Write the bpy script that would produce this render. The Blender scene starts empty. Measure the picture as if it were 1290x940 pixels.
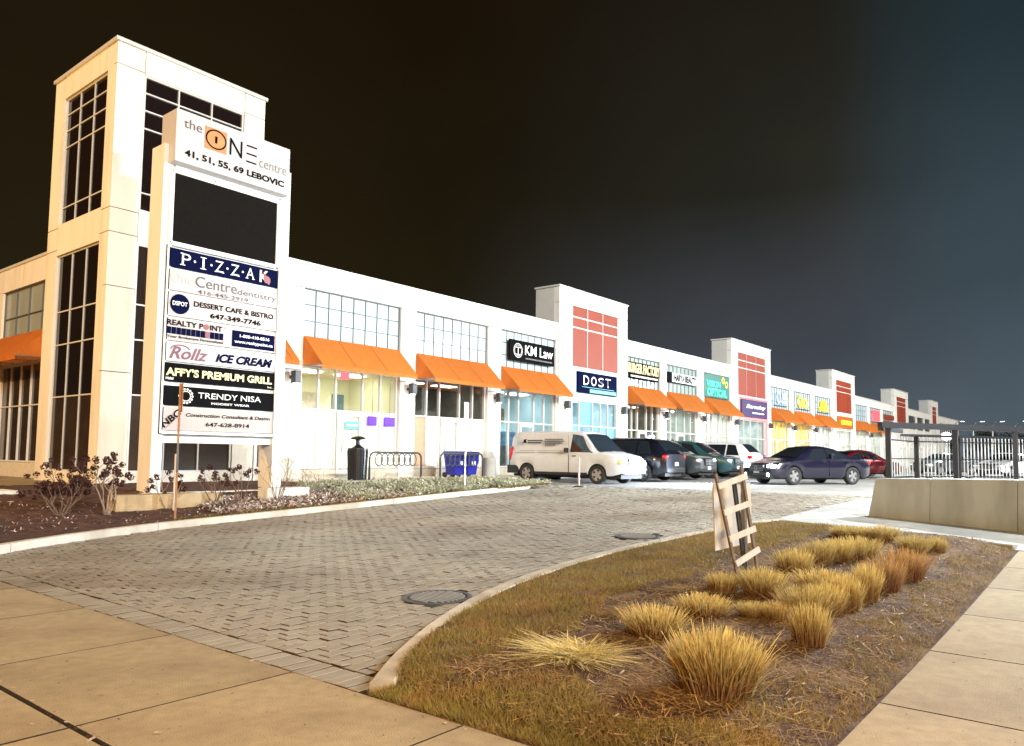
import bpy, math, random
from mathutils import Vector, Matrix
random.seed(7)
S = bpy.context.scene
C = S.collection

# ------------------------------------------------------------------ camera
cam_d = bpy.data.cameras.new('camera'); cam = bpy.data.objects.new('camera', cam_d); C.objects.link(cam)
cam_d.sensor_width = 36; cam_d.lens = 966.35/1290*36
cam_d.shift_y = 33/1290
cam_d.clip_end = 3000; cam_d.clip_start = 0.05
RX, RY, RZ = (0.62720, 0.06416, 0.77521), (-0.77877, 0.03699, 0.62620), (0.01157, -0.99725, 0.07319)
right = Vector((RX[0], RY[0], RZ[0])); down = Vector((RX[1], RY[1], RZ[1])); fwd = Vector((RX[2], RY[2], RZ[2]))
right.normalize(); fwd.normalize(); up = right.cross(fwd).normalized()
M = Matrix.Identity(4)
for i in range(3):
    M[i][0] = right[i]; M[i][1] = up[i]; M[i][2] = -fwd[i]
M[2][3] = 1.5
cam.matrix_world = M
S.camera = cam

# ------------------------------------------------------------------ sky
W = bpy.data.worlds.new('World'); S.world = W; W.use_nodes = True
nt = W.node_tree; nt.nodes.clear()
out = nt.nodes.new('ShaderNodeOutputWorld'); bg = nt.nodes.new('ShaderNodeBackground')
tc = nt.nodes.new('ShaderNodeTexCoord'); sp = nt.nodes.new('ShaderNodeSeparateXYZ')
nt.links.new(tc.outputs['Generated'], sp.inputs[0])
def ramp(stops):
    q = nt.nodes.new('ShaderNodeValToRGB'); el = q.color_ramp.elements
    el[0].position, el[0].color = stops[0][0], (*stops[0][1], 1); el[1].position, el[1].color = stops[-1][0], (*stops[-1][1], 1)
    for p, c in stops[1:-1]: e = el.new(p); e.color = (*c, 1)
    nt.links.new(sp.outputs['Z'], q.inputs['Fac']); return q.outputs['Color']
def math_(op, a, b=None):
    m = nt.nodes.new('ShaderNodeMath'); m.operation = op
    for k, v in ((0, a), (1, b)):
        if v is None: continue
        if isinstance(v, (int, float)): m.inputs[k].default_value = v
        else: nt.links.new(v, m.inputs[k])
    return m.outputs[0]
hor = math_('SQRT', math_('MAXIMUM', math_('SUBTRACT', 1.0, math_('MULTIPLY', sp.outputs['Z'], sp.outputs['Z'])), .01))
azx = math_('DIVIDE', sp.outputs['X'], hor)
def smooth(lo, hi):
    q = nt.nodes.new('ShaderNodeMapRange'); q.interpolation_type = 'SMOOTHSTEP'; q.inputs['From Min'].default_value = lo; q.inputs['From Max'].default_value = hi
    nt.links.new(azx, q.inputs['Value']); return q.outputs['Result']
def mix_(f, a, b):
    q = nt.nodes.new('ShaderNodeMixRGB'); nt.links.new(f, q.inputs['Fac']); nt.links.new(a, q.inputs['Color1']); nt.links.new(b, q.inputs['Color2']); return q.outputs['Color']
# overcast night: warm brown cloud, olive lower down; grey-blue town glow beyond the far end of the plaza
warm = ramp([(0, (.020, .022, .015)), (.22, (.0135, .0098, .0038)), (.75, (.0080, .0033, .0010))])
town = ramp([(0, (.090, .108, .135)), (.14, (.050, .057, .070)), (.32, (.0165, .0165, .0125)), (.65, (.0085, .0058, .0030))])
teal_g = ramp([(0, (.088, .115, .14)), (.2, (.034, .050, .062)), (.45, (.014, .025, .030)), (.8, (.006, .006, .005))])
class _R: pass
mx = _R(); mx.outputs = {'Color': mix_(smooth(.955, 1.0), mix_(smooth(.70, .985), warm, town), teal_g)}
nz = nt.nodes.new('ShaderNodeTexNoise'); nz.inputs['Scale'].default_value = 2.2; nz.inputs['Detail'].default_value = 5
nt.links.new(tc.outputs['Generated'], nz.inputs['Vector'])
mr = nt.nodes.new('ShaderNodeMapRange'); mr.inputs['From Min'].default_value = .3; mr.inputs['From Max'].default_value = .7
mr.inputs['To Min'].default_value = .75; mr.inputs['To Max'].default_value = 1.25
nt.links.new(nz.outputs['Fac'], mr.inputs['Value'])
mm = nt.nodes.new('ShaderNodeMixRGB'); mm.blend_type = 'MULTIPLY'; mm.inputs['Fac'].default_value = 1
nt.links.new(mx.outputs['Color'], mm.inputs['Color1']); nt.links.new(mr.outputs['Result'], mm.inputs['Color2'])
nt.links.new(mm.outputs['Color'], bg.inputs['Color']); bg.inputs['Strength'].default_value = 1.0
nt.links.new(bg.outputs[0], out.inputs[0])

# ------------------------------------------------------------------ lights
sd = bpy.data.lights.new('facade_fill', 'SUN'); sd.energy = 2.3; sd.angle = math.radians(16); sd.color = (1.0, 0.95, 0.86)  # added sun as even facade fill, standing in for lot and street lighting
so = bpy.data.objects.new('facade_fill', sd); C.objects.link(so)
so.rotation_euler = Vector((0.48, 1.0, -0.30)).to_track_quat('-Z', 'Y').to_euler()
S.view_settings.view_transform = 'Standard'; S.view_settings.look = 'None'; S.view_settings.exposure = 0.25; S.view_settings.gamma = 1
S.cycles.max_bounces = 6; S.cycles.transparent_max_bounces = 12; S.cycles.sample_clamp_indirect = 4; S.cycles.caustics_reflective = False; S.cycles.caustics_refractive = False

def lamp(name, kind, loc, energy, color, aim=None, size=.1, blend=.6, spot=120, parent=None):
    d = bpy.data.lights.new(name, kind); d.energy = energy; d.color = color
    if kind in ('POINT', 'SPOT'): d.shadow_soft_size = size
    if kind == 'SPOT': d.spot_size = math.radians(spot); d.spot_blend = blend
    o = bpy.data.objects.new(name, d); C.objects.link(o); o.location = loc
    if aim is not None:
        o.rotation_euler = (Vector(aim)).to_track_quat('-Z', 'Y').to_euler()
    if parent is not None: o.parent = parent
    return o

# ------------------------------------------------------------------ materials
MATS = {}
def mat(name, col, rough=.7, metal=0, var=.12, scale=6, bump=0, bscale=40, emit=None, es=0, spec=.5, col2=None, c2scale=1.2, c2lo=.45, c2hi=.6, coat=0, trans=0, rand=0, stretch=None, zfade=None, island=0):
    if name in MATS: return MATS[name]
    m = bpy.data.materials.new(name); m.use_nodes = True; n = m.node_tree; b = n.nodes['Principled BSDF']
    tc = n.nodes.new('ShaderNodeTexCoord'); vec = tc.outputs['Object']
    if stretch:
        mp = n.nodes.new('ShaderNodeMapping'); mp.inputs['Scale'].default_value = stretch; n.links.new(vec, mp.inputs[0]); vec = mp.outputs[0]
    def noise(s, d=4):
        t = n.nodes.new('ShaderNodeTexNoise'); t.inputs['Scale'].default_value = s; t.inputs['Detail'].default_value = d; n.links.new(vec, t.inputs['Vector']); return t.outputs['Fac']
    base = None
    if col2 is not None:
        r = n.nodes.new('ShaderNodeMapRange'); r.inputs['From Min'].default_value = c2lo; r.inputs['From Max'].default_value = c2hi; n.links.new(noise(c2scale, 6), r.inputs['Value'])
        mi = n.nodes.new('ShaderNodeMixRGB'); mi.inputs['Color1'].default_value = (*col, 1); mi.inputs['Color2'].default_value = (*col2, 1)
        n.links.new(r.outputs[0], mi.inputs['Fac']); base = mi.outputs['Color']
    if var > 0 or base is not None or rand:
        r = n.nodes.new('ShaderNodeMapRange'); r.inputs['From Min'].default_value = .25; r.inputs['From Max'].default_value = .75
        r.inputs['To Min'].default_value = 1-var; r.inputs['To Max'].default_value = 1+var; n.links.new(noise(scale), r.inputs['Value'])
        fac = r.outputs[0]
        if rand:
            oi = n.nodes.new('ShaderNodeObjectInfo'); r2 = n.nodes.new('ShaderNodeMapRange'); r2.inputs['To Min'].default_value = 1-rand; r2.inputs['To Max'].default_value = 1+rand
            n.links.new(oi.outputs['Random'], r2.inputs['Value']); ma = n.nodes.new('ShaderNodeMath'); ma.operation = 'MULTIPLY'
            n.links.new(fac, ma.inputs[0]); n.links.new(r2.outputs[0], ma.inputs[1]); fac = ma.outputs[0]
        if island:
            ge = n.nodes.new('ShaderNodeNewGeometry'); r2 = n.nodes.new('ShaderNodeMapRange'); r2.inputs['To Min'].default_value = 1-island; r2.inputs['To Max'].default_value = 1+island
            n.links.new(ge.outputs['Random Per Island'], r2.inputs['Value']); ma = n.nodes.new('ShaderNodeMath'); ma.operation = 'MULTIPLY'
            n.links.new(fac, ma.inputs[0]); n.links.new(r2.outputs[0], ma.inputs[1]); fac = ma.outputs[0]
        mu = n.nodes.new('ShaderNodeVectorMath'); mu.operation = 'SCALE'
        if base is not None: n.links.new(base, mu.inputs[0])
        else: mu.inputs[0].default_value = col
        n.links.new(fac, mu.inputs['Scale']); n.links.new(mu.outputs[0], b.inputs['Base Color'])
    else: b.inputs['Base Color'].default_value = (*col, 1)
    if zfade:      # stalks are brown at the foot and bleached at the cut tips
        so_ = b.inputs['Base Color'].links[0].from_socket; sx = n.nodes.new('ShaderNodeSeparateXYZ'); n.links.new(tc.outputs['Object'], sx.inputs[0])
        r3 = n.nodes.new('ShaderNodeMapRange'); r3.inputs['From Min'].default_value = .15; r3.inputs['From Max'].default_value = .85; n.links.new(sx.outputs['Z'], r3.inputs['Value'])
        m3 = n.nodes.new('ShaderNodeMixRGB'); m3.inputs['Color1'].default_value = (*zfade, 1); n.links.new(so_, m3.inputs['Color2']); n.links.new(r3.outputs[0], m3.inputs['Fac']); n.links.new(m3.outputs[0], b.inputs['Base Color'])
    b.inputs['Roughness'].default_value = rough; b.inputs['Metallic'].default_value = metal; b.inputs['Specular IOR Level'].default_value = spec
    if coat: b.inputs['Coat Weight'].default_value = coat; b.inputs['Coat Roughness'].default_value = .05
    if bump:
        bp = n.nodes.new('ShaderNodeBump'); bp.inputs['Strength'].default_value = bump; bp.inputs['Distance'].default_value = .02
        n.links.new(noise(bscale, 6), bp.inputs['Height']); n.links.new(bp.outputs[0], b.inputs['Normal'])
    if emit: b.inputs['Emission Color'].default_value = (*emit, 1); b.inputs['Emission Strength'].default_value = es
    if trans:
        tr = n.nodes.new('ShaderNodeBsdfTranslucent'); tr.inputs[0].default_value = (*col, 1); ms = n.nodes.new('ShaderNodeMixShader'); ms.inputs[0].default_value = trans
        n.links.new(b.outputs[0], ms.inputs[1]); n.links.new(tr.outputs[0], ms.inputs[2]); n.links.new(ms.outputs[0], n.nodes['Material Output'].inputs[0])
    MATS[name] = m; return m
def glassmat(name, tint, refl=.12):
    if name in MATS: return MATS[name]
    m = bpy.data.materials.new(name); m.use_nodes = True; n = m.node_tree; n.nodes.clear()
    o = n.nodes.new('ShaderNodeOutputMaterial'); t = n.nodes.new('ShaderNodeBsdfTransparent'); g = n.nodes.new('ShaderNodeBsdfGlossy'); x = n.nodes.new('ShaderNodeMixShader')
    t.inputs[0].default_value = (*tint, 1); g.inputs['Roughness'].default_value = .03; g.inputs[0].default_value = (.9, .95, 1, 1); x.inputs[0].default_value = refl
    n.links.new(t.outputs[0], x.inputs[1]); n.links.new(g.outputs[0], x.inputs[2]); n.links.new(x.outputs[0], o.inputs[0]); MATS[name] = m; return m

stucco = mat('cream_stucco', (.78, .73, .63), .85, var=.07, scale=1.3, bump=.2, bscale=60, rand=.035, col2=(.64, .56, .44), c2scale=2.2, c2lo=.5, c2hi=.85, stretch=(1.2, 1.2, .22))
stucco_w = mat('white_stucco', (.76, .75, .71), .85, var=.06, scale=1.1, bump=.2, bscale=60, rand=.035, col2=(.62, .59, .52), c2scale=2.2, c2lo=.5, c2hi=.85, stretch=(1.2, 1.2, .22))
stucco_shade = mat('shaded_stucco', (.55, .55, .52), .85, var=.06, scale=1.3, bump=.15)  # darker copy of the white stucco; shade of the bay sides put into its colour
core = mat('dark_core', (.05, .045, .04), .9)
coping = mat('metal_coping', (.72, .70, .66), .4, .2, var=.05)
darkglass = mat('dark_tinted_glass', (.010, .006, .006), .06, var=0, spec=.6)
darkglass2 = mat('dark_film_glass', (.035, .022, .015), .12, var=.3, scale=2, spec=.6)
spandrel = mat('pale_spandrel_glass', (.50, .62, .67), .16, var=.05, scale=.8, rand=.07)
spandrel_g = mat('grey_spandrel_glass', (.30, .33, .30), .2, var=.08, scale=.8, rand=.06)
spandrel_t = mat('sage_spandrel_glass', (.26, .34, .31), .2, var=.08, scale=.8, rand=.06)
mull = mat('white_mullion', (.62, .61, .58), .45, var=.04)
mull_d = mat('dark_mullion', (.10, .11, .11), .45, var=.05)
stone = mat('split_stone', (.60, .55, .45), .9, var=.12, scale=8, bump=.5, bscale=25, rand=.12)
orange = mat('orange_awning_fabric', (.70, .21, .03), .8, rand=.10, var=.10, scale=3, bump=.12, bscale=14, trans=.42)
seamm = mat('awning_seam', (.40, .10, .015), .8)
redpanel = mat('red_panel', (.30, .048, .020), .5, var=.06, scale=2, rand=.05)
black = mat('black_metal', (.012, .012, .014), .35, var=.2, scale=9)
darkgrey = mat('dark_grey_metal', (.06, .065, .07), .45, var=.1)
grey = mat('grey_metal', (.30, .32, .33), .4, .4, var=.1)
steel = mat('bare_steel', (.55, .55, .53), .35, .8, var=.1)
white = mat('white_paint', (.82, .82, .80), .5, var=.03)
signw = mat('white_sign_face', (.52, .50, .50), .35, var=.04, scale=2, emit=(.9, .84, .80), es=.05)
signpink = mat('warm_sign_face', (.47, .40, .375), .4, var=.06, scale=2)
navy = mat('navy_print', (.003, .005, .034), .6, spec=.02, var=.1)
blackp = mat('black_print', (.006, .006, .007), .6, spec=.02, var=.1)
redp = mat('red_print', (.22, .01, .01), .4, var=.05)
maroonp = mat('maroon_print', (.14, .006, .025), .4, var=.05)
orangep = mat('tan_print', (.55, .24, .09), .4, var=.1)
greyp = mat('grey_print', (.08, .075, .07), .4, var=.05)
lgreyp = mat('light_grey_print', (.22, .21, .2), .4, var=.05)
whitep = mat('white_print', (.85, .85, .82), .4, var=.03)
yellowp = mat('pale_yellow_print', (.85, .78, .35), .4, var=.08)
cyanp = mat('pale_blue_print', (.12, .45, .55), .4, var=.1)
screenm = mat('dark_led_screen', (.010, .009, .008), .8, spec=.02, var=.25, scale=30)
led_w = mat('lit_white_letters', (.9, .9, .9), .4, var=0, emit=(.95, .97, 1), es=.9)
led_gold = mat('lit_gold_letters', (.8, .6, .2), .4, var=0, emit=(1, .85, .45), es=.65)
led_teal = mat('lit_teal_letters', (.05, .6, .45), .4, var=0, emit=(.02, .85, .55), es=.9)
led_yel = mat('lit_yellow_letters', (.9, .6, .05), .4, var=0, emit=(1, .65, .03), es=1.0)
led_red = mat('lit_red_letters', (.8, .1, .1), .4, var=0, emit=(1, .10, .15), es=.9)
led_pur = mat('lit_purple_lamp', (.08, .01, .5), .4, var=0, emit=(.06, .0, .85), es=1.0)
led_pink = mat('lit_pink_trim', (.8, .3, .3), .4, var=0, emit=(1, .25, .33), es=.8)
concrete = mat('old_concrete', (.33, .27, .165), .88, var=.16, scale=9, bump=.35, bscale=110, rand=.06, col2=(.235, .18, .11), c2scale=1.1, c2lo=.42, c2hi=.72)
concrete_w = mat('pale_concrete', (.66, .63, .56), .85, var=.10, scale=3, bump=.2, bscale=70, rand=.04)
concrete_g = mat('grey_concrete', (.40, .40, .37), .85, var=.10, scale=2, bump=.2, bscale=60, col2=(.30, .31, .29), c2scale=.7)
paver1 = mat('buff_paver', (.31, .285, .23), .5, var=.22, scale=.5, bump=.35, bscale=70, rand=.10, island=.12, col2=(.235, .20, .15), c2scale=.35)
joint = mat('joint_sand', (.035, .027, .02), .95, var=.3, scale=20, bump=.4)
asphalt = mat('worn_asphalt', (.30, .29, .27), .7, var=.22, scale=1.6, bump=.4, bscale=120, col2=(.38, .37, .34), c2scale=.25)
field = mat('dark_ground', (.035, .032, .026), .95, var=.2, scale=.5)
mulch = mat('brown_mulch', (.070, .034, .018), .95, var=.55, scale=28, bump=1.0, bscale=45, col2=(.15, .09, .038), c2scale=2.2)
mulch_d = mat('dark_red_mulch', (.05, .018, .012), .95, var=.6, scale=28, bump=1.0, bscale=45, col2=(.095, .04, .022), c2scale=5)
turfsoil = mat('thin_turf', (.10, .085, .028), .95, var=.4, scale=30, bump=.9, bscale=60, col2=(.14, .10, .04), c2scale=3)
turf = mat('winter_turf', (.26, .21, .055), .8, var=.35, scale=1.6, col2=(.30, .19, .06), c2scale=2.4, trans=.2, island=.4)
straw = mat('gold_straw', (.68, .57, .21), .75, var=.25, scale=10, rand=.18, trans=.2, island=.35, col2=(.50, .32, .10), c2scale=7, zfade=(.24, .12, .05))
straw_b = mat('brown_straw', (.55, .36, .15), .8, var=.25, scale=10, rand=.15, trans=.15, island=.35, zfade=(.22, .10, .05))
thatch = mat('loose_thatch', (.32, .20, .07), .8, var=.3, scale=3, trans=.1, island=.5)
pale_straw = mat('bleached_straw', (.72, .62, .28), .8, var=.2, scale=9, trans=.15, island=.35)
chipm = mat('pale_litter', (.45, .36, .26), .9, var=.4, scale=20)
bark = mat('shrub_bark', (.16, .11, .075), .9, var=.3, scale=20)
bark_p = mat('pale_twig', (.30, .22, .15), .9, var=.3, scale=20)
driedf = mat('dried_flower', (.045, .010, .008), .9, var=.35, scale=25)
coverm = mat('ground_cover_leaf', (.42, .44, .28), .7, island=.45, var=.4, scale=8, trans=.2, col2=(.62, .60, .50), c2scale=6)
coverd = mat('dry_cover_leaf', (.26, .16, .13), .8, island=.5, var=.5, scale=8, col2=(.72, .68, .62), c2scale=9)
bluebin = mat('blue_plastic', (.012, .02, .30), .4, var=.15)
rubber = mat('tyre_rubber', (.02, .02, .02), .8, var=.2)
rimm = mat('alloy', (.55, .55, .56), .3, .8, var=.05)
autoglass = mat('car_glass', (.012, .016, .02), .05, var=0, spec=.8)
head = mat('headlight_lens', (.8, .8, .8), .15, var=0, emit=(.75, .88, 1), es=.35)
head_on = mat('headlight_on', (.9, .95, 1), .2, var=0, emit=(.70, .88, 1), es=60)
tail = mat('tail_lens', (.45, .01, .01), .2, var=0, emit=(1, .02, .02), es=.18)
tail_on = mat('tail_on', (.6, .01, .01), .2, var=0, emit=(1, .04, .06), es=3)
amber = mat('amber_lens', (.8, .45, .15), .2, var=0, emit=(1, .5, .12), es=.35)
plate = mat('number_plate', (.7, .72, .75), .4, var=.05)
clear = glassmat('clear_glass', (.93, .96, .95), .10)
bluegl = glassmat('blue_glass', (.86, .95, .98), .15)
wood = mat('grey_wood', (.76, .75, .73), .8, var=.15, scale=14, stretch=(1, 1, .2), bump=.2)
wood_d = mat('weathered_rail', (.20, .17, .15), .8, var=.2, scale=14)
rust = mat('brown_sign_back', (.34, .17, .07), .7, var=.3, scale=8)
teal_int = mat('blue_film', (.10, .30, .55), .4, var=.15, scale=2, emit=(.10, .35, .75), es=.22)
lampm = mat('lamp_glow', (1, 1, 1), .4, var=0, emit=(.75, .95, 1), es=60)
lamp_far = mat('far_lamp_glow', (1, 1, 1), .4, var=0, emit=(.8, .9, 1), es=6)

# ------------------------------------------------------------------ helpers
class MB:
    def __init__(s): s.v = []; s.f = []; s.mi = []
    def quad(s, a, b, c, d, m=0):
        i = len(s.v); s.v += [a, b, c, d]; s.f.append((i, i+1, i+2, i+3)); s.mi.append(m)
    def tri(s, a, b, c, m=0):
        i = len(s.v); s.v += [a, b, c]; s.f.append((i, i+1, i+2)); s.mi.append(m)
    def box(s, x0, x1, y0, y1, z0, z1, m=0):
        i = len(s.v)
        s.v += [(x0,y0,z0),(x1,y0,z0),(x1,y1,z0),(x0,y1,z0),(x0,y0,z1),(x1,y0,z1),(x1,y1,z1),(x0,y1,z1)]
        for q in ((0,3,2,1),(4,5,6,7),(0,1,5,4),(1,2,6,5),(2,3,7,6),(3,0,4,7)):
            s.f.append(tuple(i+k for k in q)); s.mi.append(m)
    def hexa(s, p, m=0):
        i = len(s.v); s.v += p
        for q in ((0,3,2,1),(4,5,6,7),(0,1,5,4),(1,2,6,5),(2,3,7,6),(3,0,4,7)):
            s.f.append(tuple(i+k for k in q)); s.mi.append(m)
    def tube(s, pts, r, n=6, r1=None, m=0, cap=True):
        pts = [Vector(p) for p in pts]; r1 = r if r1 is None else r1; rings = []
        for k, p in enumerate(pts):
            d = (pts[min(k+1, len(pts)-1)]-pts[max(k-1, 0)]).normalized()
            a = d.cross(Vector((0, 0, 1))) if abs(d.z) < .95 else d.cross(Vector((1, 0, 0)))
            a.normalize(); b = d.cross(a); rr = r+(r1-r)*k/max(1, len(pts)-1); i = len(s.v)
            for j in range(n):
                t = 2*math.pi*j/n; s.v.append(tuple(p+a*math.cos(t)*rr+b*math.sin(t)*rr))
            rings.append(i)
        for k in range(len(rings)-1):
            for j in range(n):
                s.f.append((rings[k]+j, rings[k+1]+j, rings[k+1]+(j+1) % n, rings[k]+(j+1) % n)); s.mi.append(m)
        if cap:
            s.f.append(tuple(rings[0]+j for j in range(n))); s.mi.append(m)
            s.f.append(tuple(rings[-1]+n-1-j for j in range(n))); s.mi.append(m)
    def lathe(s, prof, n=20, c=(0,0), axis='z', m=0, arc=2*math.pi):
        i0 = len(s.v)
        for (r, z) in prof:
            for j in range(n):
                t = arc*j/n
                if axis == 'z': s.v.append((c[0]+r*math.cos(t), c[1]+r*math.sin(t), z))
                else: s.v.append((c[0]+r*math.cos(t), z, c[1]+r*math.sin(t)))
        for k in range(len(prof)-1):
            for j in range(n):
                a = i0+k*n+j; b = i0+k*n+(j+1) % n
                s.f.append((a, b, b+n, a+n)); s.mi.append(m)
        s.f.append(tuple(i0+j for j in range(n))[::-1]); s.mi.append(m)
        s.f.append(tuple(i0+(len(prof)-1)*n+j for j in range(n))); s.mi.append(m)
    def mesh(s, name, smooth=False):
        me = bpy.data.meshes.new(name); me.from_pydata([tuple(v) for v in s.v], [], s.f)
        if smooth: me.polygons.foreach_set('use_smooth', [True]*len(s.f))
        return me
    def obj(s, name, m, parent=None, smooth=False, bevel=0):
        me = s.mesh(name, smooth)
        ms = m if isinstance(m, (list, tuple)) else [m]
        for q in ms: me.materials.append(q)
        if len(ms) > 1: me.polygons.foreach_set('material_index', s.mi)
        o = link(name, me, parent)
        if bevel: b = o.modifiers.new('bevel', 'BEVEL'); b.width = bevel; b.segments = 2; b.limit_method = 'ANGLE'
        return o
def link(name, me, parent=None):
    o = bpy.data.objects.new(name, me); C.objects.link(o)
    if parent is not None: o.parent = parent
    return o
def tag(o, label, cat, group=None):
    o['label'] = label; o['category'] = cat
    if group: o['group'] = group
    return o
def thing(name, label, cat, loc=(0,0,0), rz=0, group=None):
    o = bpy.data.objects.new(name, None); C.objects.link(o); o.location = loc; o.rotation_euler = (0, 0, rz); o.empty_display_size = .2
    return tag(o, label, cat, group)
def struct(o): o['kind'] = 'structure'; return o
def stuff(o): o['kind'] = 'stuff'; return o
def box(name, m, parent, x0, x1, y0, y1, z0, z1, bevel=0):
    b = MB(); b.box(x0, x1, y0, y1, z0, z1); return b.obj(name, m, parent, bevel=bevel)
def kids(o, allobj):
    return [c for c in allobj if c.parent == o]
def copy_tree(root, loc, rz=None):
    al = list(C.objects); c = root.copy(); C.objects.link(c); c.location = loc
    if rz is not None: c.rotation_euler = (0, 0, rz)
    for ch in kids(root, al):
        d = ch.copy(); C.objects.link(d); d.parent = c
        for g in kids(ch, al):
            h = g.copy(); C.objects.link(h); h.parent = d
    return c
def lettering(s, m, parent, x0, x1, z0, z1, y, shear=0, bold=0, name='lettering', depth=.012, fn=None, rows=None):
    """flat cut letters filling the rectangle x0..x1, z0..z1 of the plane Y=y, facing -Y"""
    cu = bpy.data.curves.new(name, 'FONT'); cu.body = s; cu.extrude = 0; cu.offset = bold; cu.resolution_u = 3; cu.shear = shear
    t = bpy.data.objects.new(name, cu); me = bpy.data.meshes.new_from_object(t); bpy.data.objects.remove(t)
    vs = [v.co for v in me.vertices]
    if not vs: return None
    ax, bx = min(v.x for v in vs), max(v.x for v in vs); ay, by = min(v.y for v in vs), max(v.y for v in vs)
    for v in me.vertices:
        u = (v.co.x-ax)/(bx-ax); w = (v.co.y-ay)/max(1e-6, by-ay)
        X, Z = x0+u*(x1-x0), z0+w*(z1-z0)
        v.co = fn(X, Z, y) if fn else (X, y-depth, Z)
    me.materials.clear(); me.materials.append(m); me.name = name
    return link(name, me, parent)
def disc(b, x, z, r, y, n=24, rx=None, th=.01):
    rx = rx or r; i = len(b.v)
    for j in range(n):
        t = 2*math.pi*j/n; b.v.append((x+rx*math.cos(t), y-th, z+r*math.sin(t)))
    b.f.append(tuple(i+j for j in range(n))); b.mi.append(0)
def ring(b, x, z, r, w, y, n=28, rx=None, th=.01, a0=0, a1=2*math.pi):
    rx = rx or r; i = len(b.v)
    for j in range(n+1):
        t = a0+(a1-a0)*j/n
        b.v.append((x+rx*math.cos(t), y-th, z+r*math.sin(t))); b.v.append((x+(rx-w)*math.cos(t), y-th, z+(r-w)*math.sin(t)))
    for j in range(n):
        a = i+2*j; b.f.append((a, a+2, a+3, a+1)); b.mi.append(0)

# ------------------------------------------------------------------ terrain
def ss(a, b, x):
    t = min(1, max(0, (x-a)/(b-a))); return t*t*(3-2*t)
def G(x, y):
    return .5*ss(3, 21, x) + .05*ss(21, 32, x) + .09*ss(14.5, 19, y)*ss(12, 19, x)
FZ = .68                                    # floor level of the shops
def B(x, y):                                # planted bed in front of the corner tower
    g = G(x, min(y, 14.2)); return g+.10 + (FZ-.04-g-.10)*ss(14.1, 18.4, y)
def I(x, y):                                # planted island
    e = min(1, max(0, (y-1.3)/1.0), max(0, (5.2-y)/1.2), max(0, (x-3.3)/.8), max(0, (14-x)/1.0))
    k = min(1, max(0, (y-1.27)/.45), max(0, (x-3.27)/.45))
    return G(x, y)-.012+.05*ss(0, 1, k)+.045*ss(0, 1, e)
def sheet(name, m, xs, ys, fz, dz=0, noise=0, keep=None, parent=None):
    b = MB(); idx = {}
    for i, x in enumerate(xs):
        for j, y in enumerate(ys):
            idx[i, j] = len(b.v); b.v.append((x, y, fz(x, y)+dz+(random.uniform(-noise, noise) if noise else 0)))
    for i in range(len(xs)-1):
        for j in range(len(ys)-1):
            if keep is None or keep((xs[i]+xs[i+1])/2, (ys[j]+ys[j+1])/2):
                b.f.append((idx[i, j], idx[i+1, j], idx[i+1, j+1], idx[i, j+1])); b.mi.append(0)
    return b.obj(name, m, parent, smooth=True)
def rng(a, b, n): return [a+(b-a)*i/n for i in range(n+1)]

xs = [-900, -300, -100, -40, -15, -6]+rng(0, 40, 60)+[46, 60, 90, 140, 250, 500, 1200]
ys = [-900, -300, -100, -40, -15, -6]+rng(-3, 22, 34)+[30, 60, 140, 400, 1200]
struct(sheet('ground', field, xs, ys, G, -.06))

def inside(poly, x, y):
    c = False; n = len(poly)
    for i in range(n):
        x1, y1 = poly[i]; x2, y2 = poly[(i+1) % n]
        if (y1 > y) != (y2 > y) and x < (x2-x1)*(y-y1)/(y2-y1)+x1: c = not c
    return c
def smooth_line(pts, n=8):
    o = []
    for i in range(len(pts)-1):
        p0 = Vector(pts[max(i-1, 0)]); p1 = Vector(pts[i]); p2 = Vector(pts[i+1]); p3 = Vector(pts[min(i+2, len(pts)-1)])
        for k in range(n):
            t = k/n; o.append(tuple(.5*((2*p1)+(-p0+p2)*t+(2*p0-5*p1+4*p2-p3)*t*t+(-p0+3*p1-3*p2+p3)*t**3)))
    o.append(tuple(pts[-1])); return o
isl_k = smooth_line([(3.36, 3.86), (4.0, 4.30), (4.91, 4.80), (5.9, 5.22), (6.91, 5.5), (8.4, 5.72), (10.04, 5.76), (11.9, 5.62), (13.3, 5.45), (14.1, 5.2)])
ISLO = [(3.27, 1.26), (3.27, 3.9)]+list(isl_k)+[(14.15, 4.9), (13.6, 3.3), (12.9, 1.26)]
isl_in = []
for i_, (x_, y_) in enumerate(isl_k):
    a_, c_ = Vector(isl_k[max(0, i_-1)]), Vector(isl_k[min(len(isl_k)-1, i_+1)]); d_ = (c_-a_).normalized(); isl_in.append((x_+d_.y*.15, y_-d_.x*.15))
ISL = [(3.262, 1.262), (3.262, 3.78)]+isl_in+[(14.15, 4.9), (13.6, 3.3), (12.9, 1.262)]
bed_k = smooth_line([(3.3, 11.6), (3.55, 12.2), (4.25, 12.82), (5.43, 13.45), (6.99, 13.93), (8.66, 14.06), (12.9, 14.1), (17.2, 14.3), (19.4, 14.9), (20.6, 16.2), (20.9, 18.2)])
bed_in = []
for i_, (x_, y_) in enumerate(bed_k):
    a_, c_ = Vector(bed_k[max(0, i_-1)]), Vector(bed_k[min(len(bed_k)-1, i_+1)]); d_ = (c_-a_).normalized(); bed_in.append((x_-d_.y*.13, y_+d_.x*.13))
BEDO = list(bed_k)+[(20.9, 18.2), (14.0, 18.2), (13.6, 21), (3.3, 21)]
BED = bed_in+[(20.9, 18.2), (14.0, 18.2), (13.6, 21), (3.3, 21)]
GRND = [(0, 0)]

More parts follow.
